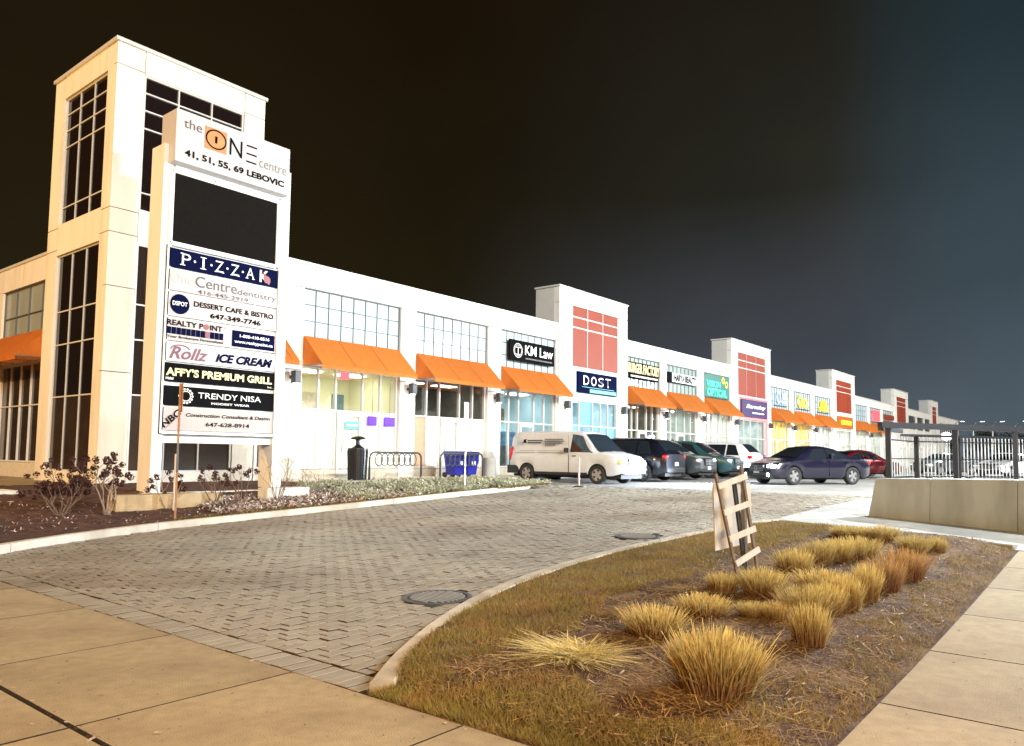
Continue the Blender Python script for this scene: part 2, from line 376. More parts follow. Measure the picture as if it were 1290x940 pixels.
# pavers: the 300 nearest are parts of the driveway, the rest joined
drive = struct(sheet('driveway', joint, rng(3.27, 24, 50), rng(2.6, 20.5, 40), G, -.022, keep=None))
rest = MB(); near = []
LX, LY = .205, .135
def add_paver(x, y, lx, ly):
    cx, cy = x+lx/2, y+ly/2
    if inside(ISLO, cx, cy) or inside(BEDO, cx, cy): return
    if (cx-5.78)**2+(cy-5.62)**2 < .36**2 or (cx-11.1)**2+(cy-6.3)**2 < .38**2: return
    d = cx*.777+cy*.63
    off = (cx*.627-cy*.779)/d*966
    vis = -645 < off < 645
    near.append((d if vis else d+20, x, y, lx, ly))
j = 0; y = 2.9
while y < 18.3:
    x = 3.56-(LX/2 if j % 2 else 0)
    while x < 22.4:
        xa = max(x, 3.56)
        xb = min(x+LX, 22.4)
        if (y < 14.4 or x > 19.5) and xb-xa > .05: add_paver(xa+.007, y+.007, xb-xa-.011, LY-.014)
        x += LX
    y += LY; j += 1
y = 2.9
while y < 12.9:
    add_paver(3.275, y+.006, .27, .12-.013); y += .12
near.sort()
def paver_mesh(x, y, lx, ly, b, loc=(0, 0, 0)):
    t = random.uniform(-.004, .004); tx = random.uniform(-.003, .003); c = .004; P = []
    for (px, py, dz) in ((x, y, -.03), (x+lx, y, -.03), (x+lx, y+ly, -.03), (x, y+ly, -.03), (x, y, -c), (x+lx, y, -c), (x+lx, y+ly, -c), (x, y+ly, -c),
                         (x+c, y+c, 0), (x+lx-c, y+c, 0), (x+lx-c, y+ly-c, 0), (x+c, y+ly-c, 0)):
        P.append((px-loc[0], py-loc[1], G(px, py)+dz+t+tx*(1 if px > x+lx/2 else -1)-loc[2]))
    i = len(b.v); b.v += P
    for n_, q in enumerate(((0,1,5,4),(1,2,6,5),(2,3,7,6),(3,0,4,7),(4,5,9,8),(5,6,10,9),(6,7,11,10),(7,4,8,11),(8,9,10,11))):
        b.f.append(tuple(i+k for k in q)); b.mi.append(1 if n_ < 4 else 0)
for k, (d, x, y, lx, ly) in enumerate(near):
    if k < 300:
        b = MB(); loc = (x, y, G(x, y)); paver_mesh(x, y, lx, ly, b, loc); o = b.obj('paver', [paver1, joint], drive); o.location = loc
    else: paver_mesh(x, y, lx, ly, rest)
r = stuff(rest.obj('paver_field', [paver1, joint], drive))
# per-paver tint in the joined field comes from a coarse procedural noise in its material

lot = struct(sheet('parking_lot', asphalt, rng(22.4, 150, 60), rng(-8, 19.6, 24), G, .0))
struct(sheet('access_lane', concrete_g, rng(12.7, 22.4, 20), rng(-8, 5.3, 20), G, .004, keep=lambda x, y: not inside(ISL, x, y) and (y > 1.3 or x > 12.8)))
# stall lines on the lot
stall = MB()
for k in range(10):
    x = 22.6+3.2*k
    for a in rng(14.2, 19.0, 6)[:-1]:
        stall.quad((x, a, G(x, a)+.006), (x+.1, a, G(x, a)+.006), (x+.1, a+.8, G(x, a+.8)+.006), (x, a+.8, G(x, a+.8)+.006))
stall.obj('stall_marking', whitep, lot)
# shop walk
wk = struct(box('shop_walk', concrete_w, None, 13.8, 130, 18.2, 21.3, .2, FZ-.03))
for k in range(24):
    box('concrete_slab', concrete_w, wk, 13.85+1.6*k, 15.43+1.6*k, 18.22, 21.0, FZ-.032, FZ-.008)
struct(box('side_path', concrete, None, 2.0, 9.42, 20.9, 48, .1, FZ-.06))
# street sidewalk
sw = struct(sheet('sidewalk', joint, rng(-.2, 3.26, 4), rng(-3, 16, 16), G, -.03))
def slab(parent, x0, x1, y0, y1, m=concrete, g=.008, name='concrete_slab', fz=G, t=.0, n=4):
    b = MB(); x0 += g; x1 -= g; y0 += g; y1 -= g; X = rng(x0, x1, n); Y = rng(y0, y1, n); id = {}
    for i, x in enumerate(X):
        for j, y in enumerate(Y):
            id[i, j] = len(b.v); b.v.append((x-x0, y-y0, fz(x, y)+t+random.uniform(-.0008, .0008)))
    for i in range(n):
        for j in range(n): b.f.append((id[i, j], id[i+1, j], id[i+1, j+1], id[i, j+1])); b.mi.append(0)
    for (p, q) in ([((i, 0), (i+1, 0)) for i in range(n)]+[((n, i), (n, i+1)) for i in range(n)]+[((i+1, n), (i, n)) for i in range(n)]+[((0, i+1), (0, i)) for i in range(n)]):
        a = b.v[id[p]]; c = b.v[id[q]]; b.quad((a[0], a[1], a[2]-.06), (c[0], c[1], c[2]-.06), c, a, 1)
    o = b.obj(name, [m, joint], parent); o.location = (x0, y0, 0); return o
Yj = [-2.0, -.35, 1.27, 2.95, 4.54, 6.2, 7.85, 9.5, 11.15, 12.8, 14.4]
for a, b_ in zip(Yj, Yj[1:]):
    slab(sw, 1.86, 3.265, a, b_); slab(sw, .2, 1.845, a, b_, g=.012)
wk2 = struct(sheet('walkway', joint, rng(3.28, 16, 16), rng(-1.9, 1.26, 3), G, -.03))
for k in range(7):
    slab(wk2, 3.27+(0 if k == 0 else .4+1.5*k-1.5+.0), 3.27+.4+1.5*k, -.35, 1.262, m=concrete)
    slab(wk2, 3.27+(0 if k == 0 else .4+1.5*k-1.5+.0), 3.27+.4+1.5*k, -1.9, -.36, m=concrete)

def kerb(name, line, wdt, h, m, side=1, fz=G, seg=10):
    """kerb stones along a line"""
    par = None; first = True; pieces = []
    for i in range(0, len(line)-1, seg):
        L = line[i:min(i+seg, len(line)-1)+1]
        b = MB(); ring_ = []
        for q, (x, y) in enumerate(L):
            gi = min(i+q, len(line)-1)
            a = Vector(line[max(gi-1, 0)]); c = Vector(line[min(gi+1, len(line)-1)]); d = (c-a).normalized(); nrm = Vector((-d.y, d.x))*side
            e = .006*(1 if q == 0 else (-1 if q == len(L)-1 else 0)); p = Vector((x, y))+d*e; z = fz(x, y); r_ = len(b.v)
            for (o_, zz) in ((0, -.05), (0, h-.02), (.02, h), (wdt-.015, h), (wdt, h-.015), (wdt, -.05)):
                w = p+nrm*o_; b.v.append((w.x, w.y, z+zz))
            ring_.append(r_)
        for q in range(len(ring_)-1):
            for t in range(5): b.f.append((ring_[q]+t, ring_[q]+t+1, ring_[q+1]+t+1, ring_[q+1]+t)); b.mi.append(0)
        b.f.append(tuple(ring_[0]+t for t in range(6))[::-1]); b.f.append(tuple(ring_[-1]+t for t in range(6))); b.mi += [0, 0]
        if par is None: par = struct(b.obj(name, m)); par.name = name
        else: b.obj('kerb_stone', m, par)
    return par
kerb('island_kerb', isl_k, .17, .055, mat('worn_kerb', (.50,.46,.38), .85, var=.15, scale=5, bump=.3, bscale=60, col2=(.38,.34,.27), c2scale=2), side=-1, seg=16)
kerb('bed_kerb', bed_k, .17, .12, mat('bed_kerb_concrete', (.56,.52,.45), .85, var=.12, scale=5, bump=.3, bscale=60, col2=(.42,.38,.31), c2scale=1), side=1, seg=16)
kerb('far_kerb', smooth_line([(14.1, 5.2), (14.15, 4.9), (13.6, 3.3), (12.95, 1.3)]), .12, .05, concrete_g, side=-1, seg=12)

# island soil, turf
isl = struct(sheet('planting_island', mulch, rng(3.262, 14.2, 220), rng(1.262, 5.8, 100), I, noise=.006, keep=lambda x, y: inside(ISL, x, y)))
bed = struct(sheet('planting_bed', mulch_d, rng(3.3, 21, 140), rng(11.5, 21, 80), B, noise=.012, keep=lambda x, y: inside(BED, x, y)))
def turf_edge(x): return 3.55+.45*ss(3.6, 8, x)-.5*ss(10.5, 14, x)+.12*math.sin(x*2.1)+.06*math.sin(x*7)
def blades(name, n, fn, m, h, w, lean=.5):
    b = MB(); k = 0; tries = 0
    while k < n and tries < n*30:
        tries += 1; r_ = fn()
        if r_ is None: continue
        x, y, z, s = r_; a = random.uniform(0, 6.28); hh = h*s*random.uniform(.5, 1.3); l = lean*hh
        dx, dy = math.cos(a)*w/2, math.sin(a)*w/2; lx, ly = random.uniform(-l, l), random.uniform(-l, l)
        b.tri((x-dx, y-dy, z-.005), (x+dx, y+dy, z-.005), (x+lx, y+ly, z+hh)); k += 1
    return b.obj(name, m)
def turf_pt():
    u = random.random(); x = 3.3+10.6*(u**1.7); y = random.uniform(1.28, 5.8)
    if not inside(ISL, x, y): return None
    e = turf_edge(x)
    if y > e or (x < 3.95+.2*math.sin(y*5) ): pr = 1
    elif y < 1.75+.12*math.sin(x*3): pr = .45
    else: pr = .05
    if math.sin(x*5.1+1.3*y)*math.sin(y*6.3-x) > .55: pr *= .35
    if random.random() > pr: return None
    return x, y, I(x, y), 1
stuff(tag(blades('turf', 60000, turf_pt, turf, .042, .007, .9), 'dry yellow green turf along the kerb of the island', 'grass'))
def lit_pt():
    x = 3.5+10*(random.random()**1.5); y = random.uniform(1.35, turf_edge(x)+.25)
    if not inside(ISL, x, y): return None
    return x, y, I(x, y)+random.uniform(0, .012), .25
def litter(name, n, fn, m, s0, s1, tilt=.4, wr=(.12, .4)):
    b = MB(); k = 0; tries = 0
    while k < n and tries < n*30:
        tries += 1; r_ = fn()
        if r_ is None: continue
        x, y, z, _ = r_; a = random.uniform(0, 6.28); L = random.uniform(s0, s1); w = L*random.uniform(wr[0], wr[1])
        d = Vector((math.cos(a), math.sin(a), random.uniform(-tilt, tilt)))*L/2; e_ = Vector((-math.sin(a), math.cos(a), random.uniform(-tilt, tilt)))*w/2; p = Vector((x, y, z+.008))
        b.quad(p-d-e_, p+d-e_, p+d+e_, p-d+e_); k += 1
    return b.obj(name, m)
stuff(tag(litter('mulch_chips', 15000, lit_pt, mulch, .008, .026), 'brown bark chips and twigs spread between the cut grasses', 'mulch'))
stuff(tag(litter('straw_litter', 14000, lit_pt, thatch, .03, .15, .25, (.02, .06)), 'broken straw stalks lying on the island soil', 'straw'))
stuff(tag(litter('pale_litter', 420, lit_pt, chipm, .02, .06, .3), 'pale dead leaves scattered over the island', 'leaves'))
def grit_pt():
    x = random.uniform(.3, 7.5); y = random.uniform(-.3, 8)
    if x > 3.25 and y > 1.25: return None
    if random.random() < .35: x = random.choice((1.86, 3.24))+random.uniform(-.04, .04)
    return x, y, G(x, y)-.004, 1
stuff(tag(litter('grit', 1500, grit_pt, mulch, .004, .02, .3), 'dark grit and crumbs on the pavement slabs', 'grit'))
stuff(tag(litter('dead_leaves', 60, grit_pt, chipm, .02, .05, .3, (.4, .7)), 'a few dead leaves on the pavement slabs', 'leaves'))
# cut ornamental grasses
def clump_mesh(seed, nb, fan=.35, flat=0):
    rn = random.Random(seed); b = MB()
    for k in range(nb):
        a = rn.uniform(0, 6.28); r_ = rn.random()**.6; x, y = math.cos(a)*r_*.36, math.sin(a)*r_*.36
        hh = rn.uniform(.5, 1.0)*(1-.22*r_)+(.12 if rn.random() < .04 else 0); lx, ly = math.cos(a)*r_*fan*hh+rn.gauss(0, .08), math.sin(a)*r_*fan*hh+rn.gauss(0, .08)
        if rn.random() < .12: lx += rn.gauss(0, .28); ly += rn.gauss(0, .28); hh *= rn.uniform(.5, 1)
        if flat: lx, ly, hh = rn.uniform(-.9, .3), rn.uniform(-.8, .8), hh*rn.uniform(.15, .7)
        w = rn.uniform(.004, .009); t = rn.uniform(0, 6.28); dx, dy = math.cos(t)*w, math.sin(t)*w
        p = (x, y, -.08); q = (x+lx*.45, y+ly*.45, hh*.55); s = (x+lx, y+ly, hh)
        b.quad((p[0]-dx, p[1]-dy, p[2]), (p[0]+dx, p[1]+dy, p[2]), (q[0]+dx, q[1]+dy, q[2]), (q[0]-dx, q[1]-dy, q[2]))
        b.quad((q[0]-dx, q[1]-dy, q[2]), (q[0]+dx, q[1]+dy, q[2]), (s[0]+dx*.4, s[1]+dy*.4, s[2]), (s[0]-dx*.4, s[1]-dy*.4, s[2]))
    return b.mesh('grass_clump')
cms = []
for k in range(6):
    me = clump_mesh(k, 1100 if k < 5 else 800, .2+.07*k, k == 5); me.materials.append(straw if k != 4 else straw_b); cms.append(me)
flatm = clump_mesh(91, 900, .4, 1); flatm.materials.append(pale_straw)
bigm = clump_mesh(77, 2300, .26); bigm.materials.append(straw)
CL = [(8.84,3.03,.35,.27,'leftmost clump of the back row, right of the wooden ladder frame'),(9.65,3.01,.32,.27,'second clump of the back row right of the ladder frame'),(9.96,2.87,.32,.27,'third clump of the back row right of the ladder frame'),
(10.27,2.71,.39,.27,'rightmost full clump of the middle back row'),(12.17,3.40,.36,.17,'far low clump nearest the lane, left one'),(12.10,3.08,.33,.19,'far low clump nearest the lane, middle one'),(12.01,2.81,.31,.23,'far pale clump nearest the lane, right one'),
(11.10,2.24,.31,.23,'clump at the far right end, left of the last small one'),(11.45,2.03,.19,.19,'small last clump at the far right end of the island'),(9.35,1.98,.33,.31,'rust coloured clump ending the front hedge row'),(8.56,2.01,.27,.31,'second last clump of the front hedge row'),
(7.87,2.01,.20,.34,'narrow tall clump in the front hedge row'),(7.39,2.06,.24,.30,'clump left of the narrow tall one in the front row'),(7.97,2.44,.47,.22,'wide clump behind the front hedge row'),(7.10,2.14,.24,.25,'golden clump in the middle of the front row'),
(6.85,2.24,.34,.26,'wide golden clump in the middle of the island'),(6.02,1.95,.24,.29,'golden clump at the near end of the front row'),(6.58,2.40,.20,.15,'short pale clump behind the near end of the front row'),(4.49,2.03,.56,.41,'largest and nearest clump, tall golden stubble'),
(5.47,2.97,.37,.22,'bright yellow clump behind the largest one'),(6.39,2.99,.40,.17,'long low yellow clump left of the wooden ladder frame'),(7.44,3.26,.27,.19,'clump at the left foot of the wooden ladder frame'),(7.49,2.88,.35,.26,'pale clump at the right foot of the wooden ladder frame'),
(6.57,2.62,.18,.13,'little tuft between the yellow clumps'),(4.62,3.17,.42,.16,'flattened pale yellow clump at the near left of the bed'),(6.14,3.57,.29,.09,'low brown tuft beside the turf, middle one'),(5.78,3.66,.23,.07,'low brown tuft beside the turf, nearest one'),(7.30,3.57,.40,.10,'low brown tuft beside the turf, farthest one')]
for k, (x, y, w, h, lb) in enumerate(CL):
    low = k in (25, 26, 27); me = bigm if k == 18 else (flatm if k == 24 else cms[5] if low else cms[4] if k in (9, 10) else cms[k % 4])
    o = link('grass_clump', me); hh = h*(1.2 if k != 18 else 1.0)
    o.location = (x+.1*w, y, I(x, y)-.01); o.scale = (w*(1.0 if k == 18 else 1.3), w*(1.0 if k == 18 else 1.3), hh if not k == 24 else h*1.6); o.rotation_euler = (0, 0, random.uniform(0, 6.28) if not k in (24,) else .4)
    tag(o, 'cut ornamental grass, '+lb, 'ornamental grass', 'cut grass clumps on the island')
# manholes
def manhole(x, y, r_, label):
    t = thing('manhole_cover', label, 'manhole cover', (x, y, G(x, y)-.002), 0, 'iron covers in the paved driveway')
    t.rotation_euler = (0, -math.atan(.028), 0)
    b = MB(); b.lathe([(r_+.05, -.02), (r_+.05, .012), (r_, .014), (r_, -.02)], 32); b.obj('rim', darkgrey, t)
    b = MB(); b.lathe([(r_-.012, -.02), (r_-.012, .008), (r_*.5, .008)], 32); b.obj('lid', mat('worn_iron', (.05,.045,.04), .5, .3, var=.3, scale=20), t)
    b = MB()
    for k in range(-5, 6):
        q = k*r_/6; c = math.sqrt(max(0, (r_*.9)**2-q*q)); b.box(q-.012, q+.012, -c, c, .008, .017)
    b.obj('ribs', steel, t)
manhole(5.78, 5.62, .31, 'round ribbed iron cover beside the island kerb, nearer one')
manhole(11.1, 6.3, .31, 'round iron cover farther up the driveway, near the kerb bend')

# ------------------------------------------------------------------ corner tower
TW = thing('corner_tower', 'tall cream corner tower with dark gridded windows, at the left end of the plaza', 'building', (11.1, 23, .6))
TW_off = Vector((11.1, 23, .6))
def rel(o, off): o.location = -Vector(off); return o
class Ctx:
    """builds children of a thing in world coordinates"""
    def __init__(s, root): s.r = root; s.off = -root.location.copy()
    def box(s, name, m, *a, **k):
        o = box(name, m, s.r, *a, **k); o.location = s.off; return o
    def add(s, mb, name, m, **k):
        o = mb.obj(name, m, s.r, **k); o.location = s.off; return o
def windowF(cx, name, x0, x1, z0, z1, vx, hz, y, pm, fm, t=.05, depth=.10, ps='pane', as_parts=True, face='Y'):
    """framed window on a wall facing -Y (face='Y') or -X (face='X'); frame is a part, panes are its sub-parts"""
    f = MB()
    def P(a0, a1, d0, d1, c0, c1, b):
        if face == 'Y': b.box(a0, a1, d0, d1, c0, c1)
        else: b.box(d0, d1, a0, a1, c0, c1)
    e = [x0]+list(vx)+[x1]; h = [z0]+list(hz)+[z1]
    for q in e:
        w = t if q in (x0, x1) else t*.8; s0 = q if q == x0 else (q-w if q == x1 else q-w/2); P(s0, s0+w, y, y+depth, z0, z1, f)
    for q in h:
        w = t if q in (z0, z1) else t*.8; s0 = q if q == z0 else (q-w if q == z1 else q-w/2)
        for a, b_ in zip(e, e[1:]):
            P(a+t*.42, b_-t*.42, y+.002, y+depth-.002, s0, s0+w, f)
    fr = cx.add(f, name, fm)
    allp = MB()
    for i, (a, b_) in enumerate(zip(e, e[1:])):
        for j, (c, d) in enumerate(zip(h, h[1:])):
            m = pm(i, j) if callable(pm) else pm
            if as_parts:
                p = MB(); P(a+t*.45, b_-t*.45, y+depth*.55, y+depth*.75, c+t*.45, d-t*.45, p); p.obj(ps, m, fr)
            else: P(a+t*.45, b_-t*.45, y+depth*.55, y+depth*.75, c+t*.45, d-t*.45, allp)
    if not as_parts: stuff(allp.obj(ps, pm, fr))
    return fr
cx = Ctx(TW)
cx.box('tower_core', core, 9.05, 13.2, 21.22, 24.95, .4, 12.5)
g = .024
PZ = [.55, 7.17, 8.10, 11.94, 12.62]
def wpanel(x0, x1, y0, y1, z0, z1, m=stucco): return cx.box('wall_panel', m, x0, x1, y0, y1, z0, z1)
# front face (Y=21): corner piers, strips between the windows
for z0, z1 in ((.55, 3.6), (3.6, 5.9), (5.9, 7.36), (7.36, 8.02), (8.02, 12.0), (12.0, 12.62)):
    wpanel(8.83, 9.60-g, 21, 21.2, z0+g/2, z1-g/2); wpanel(12.66+g, 13.38, 21, 21.2, z0+g/2, z1-g/2)
for z0, z1 in ((.55, .92), (7.18, 8.10), (11.95, 12.62)): wpanel(9.60, 12.66, 21.0, 21.2, z0, z1)
for z0, z1 in ((.55, .92), (7.18, 8.10), (11.95, 12.62)): wpanel(8.83, 9.03, 21.58, 24.40, z0, z1)
for z0, z1 in ((.55, 7.36), (7.36, 8.02), (8.02, 12.62)):
    wpanel(8.83, 9.03, 21.21, 21.58-g, z0+g/2, z1-g/2); wpanel(8.83, 9.03, 24.40+g, 25.13, z0+g/2, z1-g/2)
wpanel(13.18, 13.38, 21.21, 25.13, 7.4, 12.62)
wpanel(9.04, 13.17, 24.96, 25.13, .55, 12.62)
b = MB(); b.box(8.77, 13.44, 20.94, 25.19, 12.62, 12.72); cx.add(b, 'coping', coping)
def dpm(i, j): return darkglass
windowF(cx, 'upper_window', 9.6, 12.66, 8.10, 11.95, (10.6, 11.62), (8.62, 10.45, 10.96, 11.46), 21.03, dpm, mull, t=.045)
windowF(cx, 'lower_window', 9.6, 12.66, .92, 7.18, (10.6, 11.62), (3.02, 4.53, 5.5), 21.03, lambda i, j: darkglass2 if j < 1 else darkglass, mull)
windowF(cx, 'upper_window', 21.58, 24.40, 8.10, 11.95, (22.52, 23.46), (8.62, 10.45, 10.96, 11.46), 8.90, dpm, mull, t=.045, depth=.05, face='X')
windowF(cx, 'lower_window', 21.58, 24.40, .92, 7.18, (22.52, 23.46), (3.02, 4.53, 5.5), 8.90, lambda i, j: darkglass2 if j == 0 else darkglass, mull, t=.045, depth=.05, face='X')

# ------------------------------------------------------------------ left wing
WG = thing('side_wing', 'low cream wing with grey glass band, left of and behind the corner tower', 'building', (12, 30, .6)); cx = Ctx(WG)
cx.box('wing_core', core, 9.75, 13.1, 25.2, 48, .4, 7.6)
for z0, z1 in ((6.95, 7.74),): cx.box('parapet', stucco, 9.43, 9.73, 25.14, 48, z0, z1)
cx.box('coping', coping, 9.38, 9.8, 25.14, 48, 7.74, 7.82)
for k in range(3):
    y0 = 25.14+5.4*k; cx.box('pier', stucco, 9.43, 9.73, y0, y0+.95, .55, 6.94)
    ya, yb = y0+.95, y0+5.4
    windowF(cx, 'upper_window', ya, yb, 5.05, 6.95, tuple(ya+(yb-ya)*i/4 for i in (1, 2, 3)), (6.0,), 9.50, lambda i, j: spandrel_g, mull_d, t=.03, face='X')
    cx.box('spandrel', stucco, 9.46, 9.72, ya, yb, 4.35, 5.04)
    windowF(cx, 'shop_window', ya, yb, 1.1, 4.34, tuple(ya+(yb-ya)*i/5 for i in (1, 2, 3, 4)), (2.95,), 9.52, lambda i, j: darkglass2, mull, face='X')
    cx.box('stone_sill', stone, 9.40, 9.72, ya, yb, .55, 1.09)
def awning_mesh(w, proj=1.0, h=.98, drop=.04):
    b = MB(); n = 6
    for i in range(n):                                    # sloping front cloth with a slight sag between ribs
        for j in range(4):
            def p(u, v):
                x = w*u; sag = .025*math.sin(math.pi*((u*3) % 1))*math.sin(math.pi*v)
                return (x, -.02-proj*v, h*(1-v)-sag)
            b.quad(p((i+1)/n, j/4), p(i/n, j/4), p(i/n, (j+1)/4), p((i+1)/n, (j+1)/4))
    return b
def awning(x0, x1, label, y=21.0, z=4.36, rz=0, proj=1.0):
    t = thing('window_awning', label, 'awning', (x0, y, z), rz, 'orange awnings along the plaza'); w = x1-x0
    b = awning_mesh(w, proj); b.quad((0, -proj-.02, 0), (w, -proj-.02, 0), (w, -proj-.025, -.05), (0, -proj-.025, -.05)); b.obj('canopy', orange, t)
    for q in (w/3, 2*w/3):
        b = MB(); b.quad((q-.012, -.022, .985), (q-.012, -proj-.026, .006), (q+.012, -proj-.026, .006), (q+.012, -.022, .985)); b.obj('seam', seamm, t)
    b = MB()
    for k in range(16):
        u0, u1 = w*k/16, w*(k+1)/16; b.quad((u0, -proj-.026, .0), (u1, -proj-.026, .0), (u1, -proj-.03+.012*math.sin(k*2.1+2.1), -.15), (u0, -proj-.03+.012*math.sin(k*2.1), -.15))
    b.obj('valance', orange, t)
    for q in (0, w):
        b = MB(); b.tri((q, -.02, .975), (q, -.02, 0), (q, -proj-.02, 0)); b.obj('side_cloth', orange, t)
    b = MB(); r_ = .016
    for q in (.03, w/3, 2*w/3, w-.03):
        b.tube([(q, -.03, .93), (q, -proj, -.02)], r_); b.tube([(q, -.03, 0), (q, -proj, -.02)], r_)
    b.tube([(.02, -proj, -.03), (w-.02, -proj, -.03)], r_); b.tube([(.02, -.04, -.01), (w-.02, -.04, -.01)], r_)
    b.obj('frame', grey, t); return t
awning(25.95, 30.4, 'orange awning on the side wing at the far left, beside the tower', y=9.43, rz=-math.pi/2)
bpy.data.objects['window_awning'].location = (9.43, 30.4, 4.36)

# ------------------------------------------------------------------ retail building
RB = thing('retail_building', 'long white retail plaza with raised red-panelled bays, running away to the right', 'building', (14, 21.3, .6)); cx = Ctx(RB)
cx.box('main_block', core, 13.5, 138, 24.2, 45, .4, 7.7)
TX = [(29.45, 35.8), (49.6, 56.9), (72.2, 79.5), (95.6, 102.6), (116.0, 121.2)]
def bays(a, b, n, w=None):
    p = .92; step = (b-a)/n
    return [(a+step*i+(p*.5 if i else p*.15), a+step*(i+1)-(p*.5 if i < n-1 else p*.15)) for i in range(n)]
BAY = [(13.5, 14.25), (15.10, 19.40), (20.20, 24.38), (25.25, 29.30)]
B2 = [(35.95, 39.6), (40.4, 44.5), (45.45, 49.45)]; B3 = [(57.1, 61.2), (62.1, 66.4), (67.3, 71.9)]
B4 = [(79.8, 84.2), (85.2, 89.7), (90.6, 95.3)]; B5 = [(103, 107), (107.8, 111.6), (112.4, 115.8)]
ALL = BAY+B2+B3+B4+B5
def seg(x0, x1, z0, z1, m=stucco_w, name='wall_panel', y0=21.0, y1=21.28): return cx.box(name, m, x0+.011, x1-.011, y0, y1, z0+.011, z1-.011)
# parapet panels and piers
groups = [(13.42, 29.45, BAY), (35.8, 49.6, B2), (56.9, 72.2, B3), (79.5, 95.6, B4), (102.6, 116, B5), (121.2, 137.7, [])]
for a, b_, bs in groups:
    cuts = [a]+[s for s, e_ in bs[1:]]+[b_] if bs else rng(a, b_, 3)
    for c, d in zip(cuts, cuts[1:]): seg(c, d, 6.95, 7.72)
    q = a
    for s, e_ in bs:
        if s-q > .03: seg(q, s, FZ-.1, 4.2); seg(q, s, 4.2, 6.95)
        q = e_
    if b_-q > .03: seg(q, b_, FZ-.1, 4.2); seg(q, b_, 4.2, 6.95)
    b = MB(); b.box(a, b_, 20.95, 21.4, 7.72, 7.80); b.box(a, b_, 21.29, 24.3, 7.66, 7.71); cx.add(b, 'coping', coping)
roomw = mat('shop_wall', (.75, .70, .55), .9, var=.05, scale=1)
def room(x0, x1, wallm, lightc, es, yb=23.9, z1=4.4, ceil=True):
    b = MB(); y0 = 21.30
    b.quad((x0, yb, FZ), (x1, yb, FZ), (x1, yb, z1), (x0, yb, z1)); b.quad((x0, y0, FZ), (x0, yb, FZ), (x0, yb, z1), (x0, y0, z1))
    b.quad((x1, yb, FZ), (x1, y0, FZ), (x1, y0, z1), (x1, yb, z1)); b.quad((x0, y0, FZ), (x1, y0, FZ), (x1, yb, FZ), (x0, yb, FZ)); b.quad((x0, y0, z1), (x0, yb, z1), (x1, yb, z1), (x1, y0, z1))
    cx.add(b, 'shop_interior', wallm)
    es *= 2.7
    lm = mat('ceiling_light_%02d%02d%02d' % tuple(int(c*99) for c in lightc)+'_%d' % int(es), (1, 1, 1), .5, var=0, emit=lightc, es=es)
    b = MB()
    for k in range(2):
        c = x0+(x1-x0)*(.27+.46*k); b.box(c-.55, c+.55, 22.2, 22.7, z1-.05, z1-.02)
    cx.add(b, 'ceiling_light', lm)
goods = [mat('goods_%d' % i, c, .7, var=.3, scale=5) for i, c in enumerate(((.10,.08,.07), (.45,.20,.10), (.15,.25,.35), (.6,.55,.5), (.30,.32,.20)))]
def furnish(x0, x1, seed, near=True):
    rn = random.Random(seed); x = x0+.25
    while x < x1-.5:
        w = rn.uniform(.5, 1.1); h = rn.uniform(.9, 2.3); y0 = rn.choice((23.2, 22.9, 22.4)); w = min(w, x1-.2-x)
        cx.box('display_shelf', rn.choice(goods), x, x+w, y0, y0+.45, FZ, FZ+h)
        if rn.random() < .6: cx.box('wall_picture', rn.choice(goods), x+.05, x+w-.1, 23.84, 23.88, FZ+2.4, FZ+3.1)
        x += w+rn.uniform(.15, .8)
def store(x0, x1, wallm=roomw, lightc=(1, .93, .66), es=9, gl=clear, upm=spandrel, ncol=8, parts=True, upd=mull_d, lowpm=None, door=2, tr=2.96, up=True):
    ws = (x1-x0)
    if up:
        windowF(cx, 'upper_window', x0, x1, 5.34, 6.95, tuple(x0+ws*i/ncol for i in range(1, ncol)), (5.88, 6.42), 21.10, upm, upd, t=.028, depth=.06, as_parts=parts)
        b = MB(); b.box(x0, x1, 21.12, 21.28, 4.42, 5.335); cx.add(b, 'spandrel', stucco_w)
        b = MB(); b.box(x0+.0, x1-.0, 21.165, 21.4, 5.34, 6.95); cx.add(b, 'window_backing', core)
    fr = [0, .175, .345, .62, .81, 1.0]; v = [x0+ws*f for f in fr]
    pm = lowpm or (lambda i, j: gl)
    windowF(cx, 'shop_window', x0, x1, .98, 4.42, tuple(v[1:-1]), (tr,), 21.12, (lambda i, j: pm(i, j)), mull, t=.07, depth=.12, as_parts=parts) if parts else windowF(cx, 'shop_window', x0, x1, .98, 4.42, tuple(v[1:-1]), (tr,), 21.12, gl, mull, t=.09, depth=.12, as_parts=False)
    # stone course, broken by the door
    n = 0
    for a, b_ in ((x0, v[door]), (v[door+1], x1)):
        k = max(1, round((b_-a)/.48))
        for i in range(k):
            if parts: cx.box('stone', stone, a+(b_-a)*i/k+.006, a+(b_-a)*(i+1)/k-.006, 21.03, 21.26, FZ-.06, .965)
        if not parts: cx.box('stone_course', stone, a, b_, 21.03, 21.26, FZ-.06, .965)
    a, b_ = v[door], v[door+1]
    f = MB(); f.box(a, b_, 21.10, 21.2, FZ-.02, .96); f.box(a+.05, a+.17, 21.08, 21.15, FZ+.0, tr-.04); f.box(b_-.17, b_-.05, 21.08, 21.15, FZ, tr-.04); f.box(a+.171, b_-.171, 21.08, 21.15, tr-.18, tr-.04)
    f.box(a+.171, b_-.171, 21.079, 21.15, FZ, FZ+.28)
    d = cx.add(f, 'shop_door', mull)
    h = MB(); h.tube([(a+.24, 21.05, 1.55), (a+.24, 21.03, 1.6), (a+.24, 21.03, 2.0), (a+.24, 21.05, 2.05)], .016); h.obj('handle', black, d)
    if wallm:
        room(x0, x1, wallm, lightc, es)
        if parts: furnish(x0, x1, int(x0*10))
